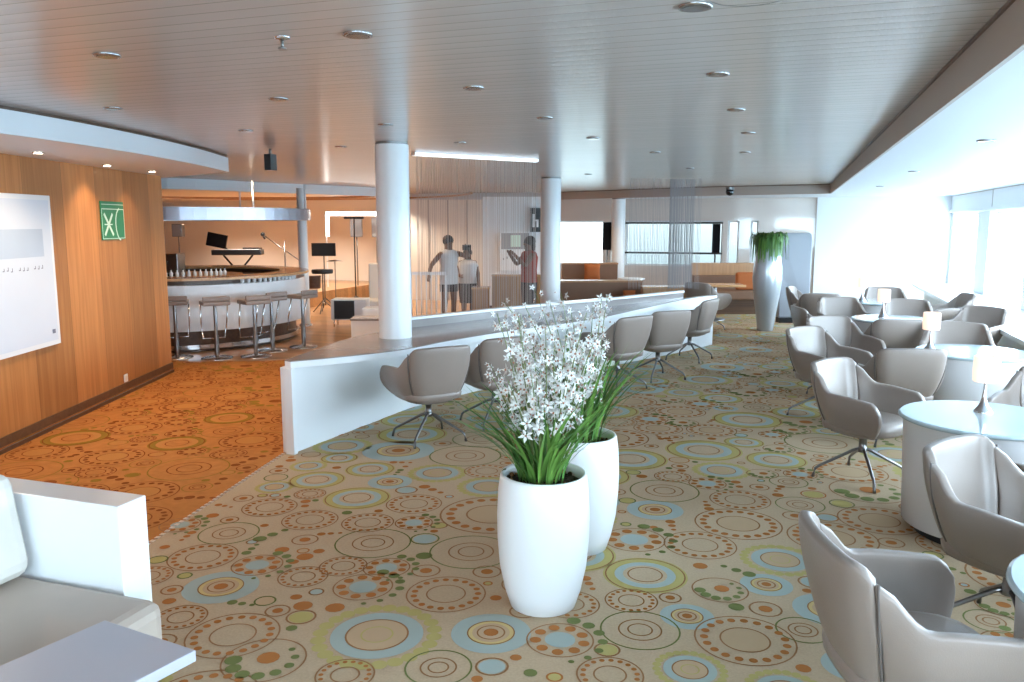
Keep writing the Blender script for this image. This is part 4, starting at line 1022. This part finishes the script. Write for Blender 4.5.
# flat screens by the rear windows
for px0, px1, py0, py1, d, lb in ((603, 612, 222, 250, 17.95, 'narrow black screen at the right side of the left rear window'), (713, 719, 224, 253, 17.95, 'narrow black screen at the right end of the wide rear window')):
    a, b = dep(px0, py0, d), dep(px1, py1, d); e = empty('wall_screen', (a.x, a.y, 0), YAW, lb, 'screen'); w = (Vector((b.x, b.y, 0))-Vector((a.x, a.y, 0))).length
    m = MB(); m.box(0, -.03, b.z, w, .03, a.z); m.build('screen', 'matte_black', e); m = MB(); m.tube([(w/2, .05, 0), (w/2, .05, b.z+.1)], .02, 8); m.build('pole', 'dark_metal', e)
m = MB()      # dark rails across the wide rear window
m.box(-3.62, YF-.03, 1.73, -1.48, YF-.001, 1.77); m.box(-3.62, YF-.03, 1.07, -1.48, YF-.001, 1.11); S(m, 'trim_12', 'black')

# ------------------------------------------------------------------ people
def person(name, x, y, rz, joints, radii, edges, label, clothes):
    e = empty('person', (x, y, 0), rz, label, 'person')
    me = bpy.data.meshes.new('body'); names = list(joints); me.from_pydata([joints[n] for n in names], [(names.index(a), names.index(b)) for a, b in edges], [])
    o = bpy.data.objects.new('body', me); col.objects.link(o)
    o.modifiers.new('skin', 'SKIN'); s = o.modifiers.new('sub', 'SUBSURF'); s.levels = 2; s.render_levels = 2
    for i, n in enumerate(names):
        r = radii[n]; r = r if isinstance(r, tuple) else (r, r); me.skin_vertices[0].data[i].radius = r; me.skin_vertices[0].data[i].use_root = (i == 0)
    me.materials.append(M['skin']); bake(o); o.parent = e
    if not o.data.materials: o.data.materials.append(M['skin'])
    for p in o.data.polygons: p.use_smooth = True
    for (nm, prof, mt, sy, off) in clothes:
        m = MB(); m.lathe(prof, c=off, n=20, cap=True, sy=sy); m.build(nm, mt, e)
    return e
def std(h, armR, armL, headoff=(0, 0)):
    k = h/1.7
    J = {'pelvis': (0, 0, .92), 'waist': (0, 0, 1.08), 'chest': (0, 0, 1.28), 'neck': (0, 0, 1.44), 'head': (headoff[0]*.6, headoff[1]*.6, 1.54), 'crown': (headoff[0], headoff[1], 1.65),
         'shR': (.17, 0, 1.38), 'shL': (-.17, 0, 1.38), 'hipR': (.09, 0, .88), 'hipL': (-.09, 0, .88), 'knR': (.10, -.01, .48), 'knL': (-.10, -.01, .48), 'anR': (.10, .02, .08), 'anL': (-.10, .02, .08), 'toR': (.11, -.14, .03), 'toL': (-.11, -.14, .03)}
    J['elR'], J['haR'] = armR; J['elL'], J['haL'] = armL
    hr = Vector(J['haR']); er = Vector(J['elR']); hl = Vector(J['haL']); el = Vector(J['elL'])
    J['fiR'] = tuple(hr+(hr-er).normalized()*.10); J['fiL'] = tuple(hl+(hl-el).normalized()*.10)
    J['thR'] = tuple(hr+Vector((-.04, 0, .05))); J['thL'] = tuple(hl+Vector((.04, 0, .05)))
    J = {n: tuple(c*k for c in v) for n, v in J.items()}
    Rd = {'pelvis': (.13, .10), 'waist': (.12, .09), 'chest': (.14, .10), 'neck': .05, 'head': (.075, .09), 'crown': (.065, .08), 'shR': .055, 'shL': .055, 'hipR': .08, 'hipL': .08, 'knR': .055, 'knL': .055, 'anR': .038, 'anL': .038, 'toR': (.04, .025), 'toL': (.04, .025), 'elR': .038, 'elL': .038, 'haR': .027, 'haL': .027, 'fiR': .018, 'fiL': .018, 'thR': .011, 'thL': .011}
    E = [('pelvis', 'waist'), ('waist', 'chest'), ('chest', 'neck'), ('neck', 'head'), ('head', 'crown'), ('chest', 'shR'), ('chest', 'shL'), ('shR', 'elR'), ('elR', 'haR'), ('haR', 'fiR'), ('haR', 'thR'), ('shL', 'elL'), ('elL', 'haL'), ('haL', 'fiL'), ('haL', 'thL'),
         ('pelvis', 'hipR'), ('hipR', 'knR'), ('knR', 'anR'), ('anR', 'toR'), ('pelvis', 'hipL'), ('hipL', 'knL'), ('knL', 'anL'), ('anL', 'toL')]
    return J, Rd, E
def hairface(e, h, off=(0, 0), long=0):
    k = h/1.7; m = MB(); m.ball((off[0]*k, (off[1]+.02)*k, 1.62*k), .105*k, 14, 10, 0, (1, 1.05, 1.0))
    if long: m.ball((off[0]*k, (off[1]+.06)*k, 1.53*k), .09*k, 12, 8, 0, (1.1, .7, 1.2))
    m.build('hair', 'hair', e)
    m = MB(); m.ball((off[0]*k, (off[1]-.105)*k, 1.57*k), .016*k, 8, 6, 0, (.8, 1, 1.4)); m.build('nose', 'skin', e)
    m = MB()
    for sx in (-1, 1): m.ball(((off[0]+sx*.035)*k, (off[1]-.092)*k, 1.60*k), .010*k, 8, 6)
    m.build('eyes', 'black', e)
PD = 14.0
# 1: white tunic, both arms raised holding a camera, facing right
p = dep(449, 285, PD); hh = dep(449, 236, PD).z
J, Rd, E_ = std(hh, ((.28, -.22, 1.32), (.12, -.42, 1.50)), ((-.36, .05, 1.15), (-.48, -.08, .95)))
e = person('person', p.x, p.y, YAW+R(35), J, Rd, E_, 'person in a white tunic raising a camera behind the string curtain', [('tunic', [(.175, .80*hh/1.7), (.17, 1.0*hh/1.7), (.155, 1.15*hh/1.7), (.185, 1.33*hh/1.7), (.15, 1.42*hh/1.7), (.06, 1.46*hh/1.7)], 'white_cloth', .72, (0, 0, 0)), ('shorts', [(.17, .66*hh/1.7), (.175, .81*hh/1.7)], 'dark_cloth', .7, (0, 0, 0))])
hairface(e, hh)
k = hh/1.7
q = Matrix.Rotation(YAW+R(35), 4, 'Z') @ Vector((.08*k, -.52*k, 0)); cmz = 1.50*k
ec = empty('camera', (p.x+q.x, p.y+q.y, cmz), YAW+R(35), 'small dark camera held up by the person in white', 'camera')
m = MB(); m.box(-.07, -.03, -.045, .07, .03, .045); m.build('camera_body', 'black', ec, bevel=.006); m = MB(); m.tube([(0, -.03, 0), (0, -.075, 0)], .03, 16); m.build('lens', 'screen_black', ec)
# 2: shorter person in white with dark shorts
p = dep(468, 290, PD+.6); hh = dep(468, 249, PD+.6).z
J, Rd, E_ = std(hh, ((.24, -.02, 1.10), (.27, -.12, .85)), ((-.24, -.05, 1.12), (-.14, -.26, 1.08)))
e = person('person', p.x, p.y, YAW, J, Rd, E_, 'shorter person in a white shirt standing right of the photographer', [('shirt', [(.165, .90*hh/1.7), (.16, 1.1*hh/1.7), (.185, 1.33*hh/1.7), (.15, 1.42*hh/1.7), (.06, 1.46*hh/1.7)], 'white_cloth', .72, (0, 0, 0)), ('trousers', [(.15, .45*hh/1.7), (.17, .91*hh/1.7)], 'dark_cloth', .7, (0, 0, 0))])
hairface(e, hh)
# 3: red top beside the second column
p = dep(538, 300, 14.0); hh = dep(532, 236.5, 14.0).z
J, Rd, E_ = std(hh, ((.22, -.16, 1.18), (.08, -.34, 1.40)), ((-.22, -.16, 1.18), (-.08, -.36, 1.40)))
e = person('person', p.x-.05, p.y-.35, YAW-R(70), J, Rd, E_, 'person in a red top standing beside the second column', [('top', [(.17, .86*hh/1.7), (.165, 1.1*hh/1.7), (.19, 1.33*hh/1.7), (.15, 1.42*hh/1.7), (.06, 1.46*hh/1.7)], 'red_cloth', .75, (0, 0, 0)), ('trousers', [(.13, .12), (.15, .45*hh/1.7), (.175, .87*hh/1.7)], 'dark_cloth', .75, (0, 0, 0))])
hairface(e, hh, long=1)

# ------------------------------------------------------------------ ceiling fittings
def make_down(on, r):
    e = empty('downlight'); m = MB(); m.lathe([(r*.72, -.002), (r*.78, -.010), (r, -.008), (r, -.0005)], n=32, cap=False); m.build('trim_ring', 'down_ring', e)
    m = MB(); m.lathe([(r*.74, -.0105), (r*.74, -.002)], n=24); m.build('lens', 'lens_on' if on else 'lens_off', e); return e
dl_off, dl_on = make_down(False, .055), make_down(True, .04); used = {0: False, 1: False}
def down(x, y, z, on, label, group):
    src = dl_on if on else dl_off
    o = src if not used[on] else copy_tree(src); used[on] = True; o.location = (x, y, z); o.rotation_euler = (0, 0, 0)
    tag(o, label, 'downlight', group); return o
rows = {2.84: 'the nearest row', 4.12: 'the second row', 5.42: 'the third row', 6.82: 'the fourth row'}
cols = {-.38: 'rightmost', -1.62: 'second from the right', -2.81: 'third from the right', -4.0: 'fourth from the right'}
for y, rn in rows.items():
    for x, cn in cols.items():
        down(x+(.04 if y < 3 else 0), y, CEIL, 0, 'unlit chrome downlight in the slatted ceiling, %s in %s' % (cn, rn), 'unlit downlights in the slatted ceiling')
names4 = ['nearest', 'second', 'third', 'farthest']
for i, (px, py) in enumerate(((745, 152), (655, 152), (588, 174), (690, 168))):
    p = at(px, py, CEIL); down(p.x, p.y, CEIL, 0, 'small unlit downlight far back in the slatted ceiling, %s of four' % names4[i], 'unlit downlights in the slatted ceiling')
for (px, py), lb in zip(((38, 152), (107, 165), (152, 171)), ('dim downlight in the left soffit, nearest the camera', 'bright downlight in the left soffit above the green sign', 'bright downlight in the left soffit at the wall end')):
    p = at(px, py, SOFF); down(p.x, p.y, SOFF, 1, lb, 'lit downlights in the left soffit')
for (px, py), lb in zip(((986, 140), (914, 171), (880, 186)), ('downlight in the pale window ceiling nearest the camera', 'second downlight in the pale window ceiling', 'farthest downlight in the pale window ceiling')):
    p = at(px, py, SOFF); down(p.x, p.y, SOFF, 0, lb, 'downlights in the window ceiling')
def small(name, px, py, z, label, cat, parts):
    p = at(px, py, z); e = empty(name, (p.x, p.y, z), 0, label, cat)
    for nm, mt, f in parts:
        m = MB(); f(m); m.build(nm, mt, e)
small('sprinkler', 282, 37, CEIL, 'small chrome sprinkler head in the near left ceiling', 'sprinkler', [('rose', 'chrome', lambda m: m.lathe([(.03, -.0005), (.028, -.008), (.01, -.012)][::-1], n=20)), ('head', 'dark_metal', lambda m: (m.tube([(0, 0, -.012), (0, 0, -.04)], .006, 8), m.lathe([(.016, -.044), (.016, -.041)], n=12)))])
small('hanging_speaker', 270, 149, CEIL, 'small black fitting hanging from the ceiling above the bar', 'fitting', [('bracket', 'dark_metal', lambda m: m.tube([(0, 0, 0), (0, 0, -.05)], .012, 8)), ('housing', 'black', lambda m: m.box(-.035, -.05, -.20, .035, .05, -.05))])  # small black loudspeaker hung from the ceiling, gives no light
small('dome_camera', 730, 187, SOFF, 'black dome camera under the far ceiling edge', 'camera', [('mount', 'dark_metal', lambda m: m.lathe([(.06, -.04), (.06, -.0005)], n=20)), ('dome', 'screen_black', lambda m: m.ball((0, 0, -.07), .06, 16, 10))])
small('ceiling_speaker', 751, -6, CEIL, 'large round flush grille at the top edge of the ceiling', 'speaker', [('ring', 'dark_metal', lambda m: m.lathe([(.128, -.001), (.130, -.004), (.135, -.003), (.136, -.0005)], n=48, cap=False)), ('grille', 'slats', lambda m: m.lathe([(.127, -.0035), (.127, -.0006)], n=48))])

# ------------------------------------------------------------------ lights
def spot(x, y, z, power, colr, size=100, rad=.04, tx=None):
    l = bpy.data.lights.new('spot', 'SPOT'); l.energy = power; l.color = colr; l.spot_size = R(size); l.spot_blend = .7; l.shadow_soft_size = rad
    o = bpy.data.objects.new('spot_lamp', l); col.objects.link(o); o.location = (x, y, z)
    if tx is not None: o.rotation_euler = (Vector(tx)-Vector((x, y, z))).to_track_quat('-Z', 'Y').to_euler()
    return o
WARM = (1, .74, .50)
for (px, py), pw in zip(((38, 152), (107, 165), (152, 171)), (4, 9, 9)):
    p = at(px, py, SOFF); spot(p.x, p.y, SOFF-.02, pw, WARM, 120)
for x, y, pw in ((-4.5, 1.5, 14), (-4.62, 3.4, 20), (-4.95, 5.0, 28), (-5.5, 6.5, 30)): spot(x, y, SOFF-.02, pw, WARM, 155)
for x, y, pw in ((-5.0, 8.2, 42), (-6.4, 12.8, 45), (-7.0, 9.4, 30),  (-9.8, 14.0, 110), (-12.0, 14.6, 125), (-10.8, 16.4, 170), (-13.6, 16.4, 140), (-8.6, 16.4, 90), (-7.0, 15.6, 70)):
    spot(x, y, 2.27 if x < -8.5 else CEIL-.02, pw, (1, .88, .74) if x < -8 else (1, .74, .48), 140)
for x, y in ((-5.2, 14.3), (-3.4, 16.6), (-1.4, 15.4)): spot(x, y, CEIL-.05 if y < 16 and x < -2 else 2.25, 22, (1, .75, .5), 140)

def portal(x, y, z, w, h, rot):
    l = bpy.data.lights.new('daylight', 'AREA'); l.shape = 'RECTANGLE'; l.size = w; l.size_y = h; l.cycles.is_portal = True
    o = bpy.data.objects.new('window_daylight', l); col.objects.link(o); o.location = (x, y, z); o.rotation_euler = rot
for a, b in WIN: portal(XW+.25, (a+b)/2, (ZS+ZH)/2, ZH-ZS, b-a, (0, R(90), 0))
for (a, b, c, d) in FO: portal((a+b)/2, YF+.24, (c+d)/2, b-a, d-c, (R(-90), 0, 0))
for (a, b, c, d) in RO: portal((a+b)/2, YB-.24, (c+d)/2, b-a, d-c, (R(90), 0, 0))

w = bpy.data.worlds.new('sky'); scn.world = w; w.use_nodes = True; nt = w.node_tree
bg = nt.nodes['Background']
tc = nt.nodes.new('ShaderNodeTexCoord'); sx = nt.nodes.new('ShaderNodeSeparateXYZ'); nt.links.new(tc.outputs['Generated'], sx.inputs[0])
cr = nt.nodes.new('ShaderNodeValToRGB'); cr.color_ramp.elements[0].position = .47; cr.color_ramp.elements[0].color = (.30, .42, .50, 1)
cr.color_ramp.elements[1].position = .53; cr.color_ramp.elements[1].color = (.70, .87, 1.0, 1)
mr = nt.nodes.new('ShaderNodeMapRange'); mr.inputs[1].default_value = -1; mr.inputs[2].default_value = 1; nt.links.new(sx.outputs['Z'], mr.inputs[0])
nt.links.new(mr.outputs[0], cr.inputs[0]); nt.links.new(cr.outputs[0], bg.inputs['Color']); bg.inputs['Strength'].default_value = 13.0

# ------------------------------------------------------------------ camera and view
cam = bpy.data.cameras.new('photo_camera'); cam.sensor_width = 36; cam.lens = FPX/1024*36; cam.clip_start = .05; cam.clip_end = 200
co = bpy.data.objects.new('photo_camera', cam); col.objects.link(co); co.location = (0, 0, EYE); co.rotation_euler = (R(90)-PIT, 0, YAW); scn.camera = co
scn.view_settings.view_transform = 'Standard'; scn.view_settings.look = 'None'; scn.view_settings.gamma = 1; scn.view_settings.use_curve_mapping = False
scn.view_settings.exposure = 1.12
cy = scn.cycles
cy.use_denoising = True
cy.max_bounces = 10; cy.diffuse_bounces = 5; cy.glossy_bounces = 4; cy.transparent_max_bounces = 16
cy.sample_clamp_indirect = 6; cy.caustics_reflective = False; cy.caustics_refractive = False
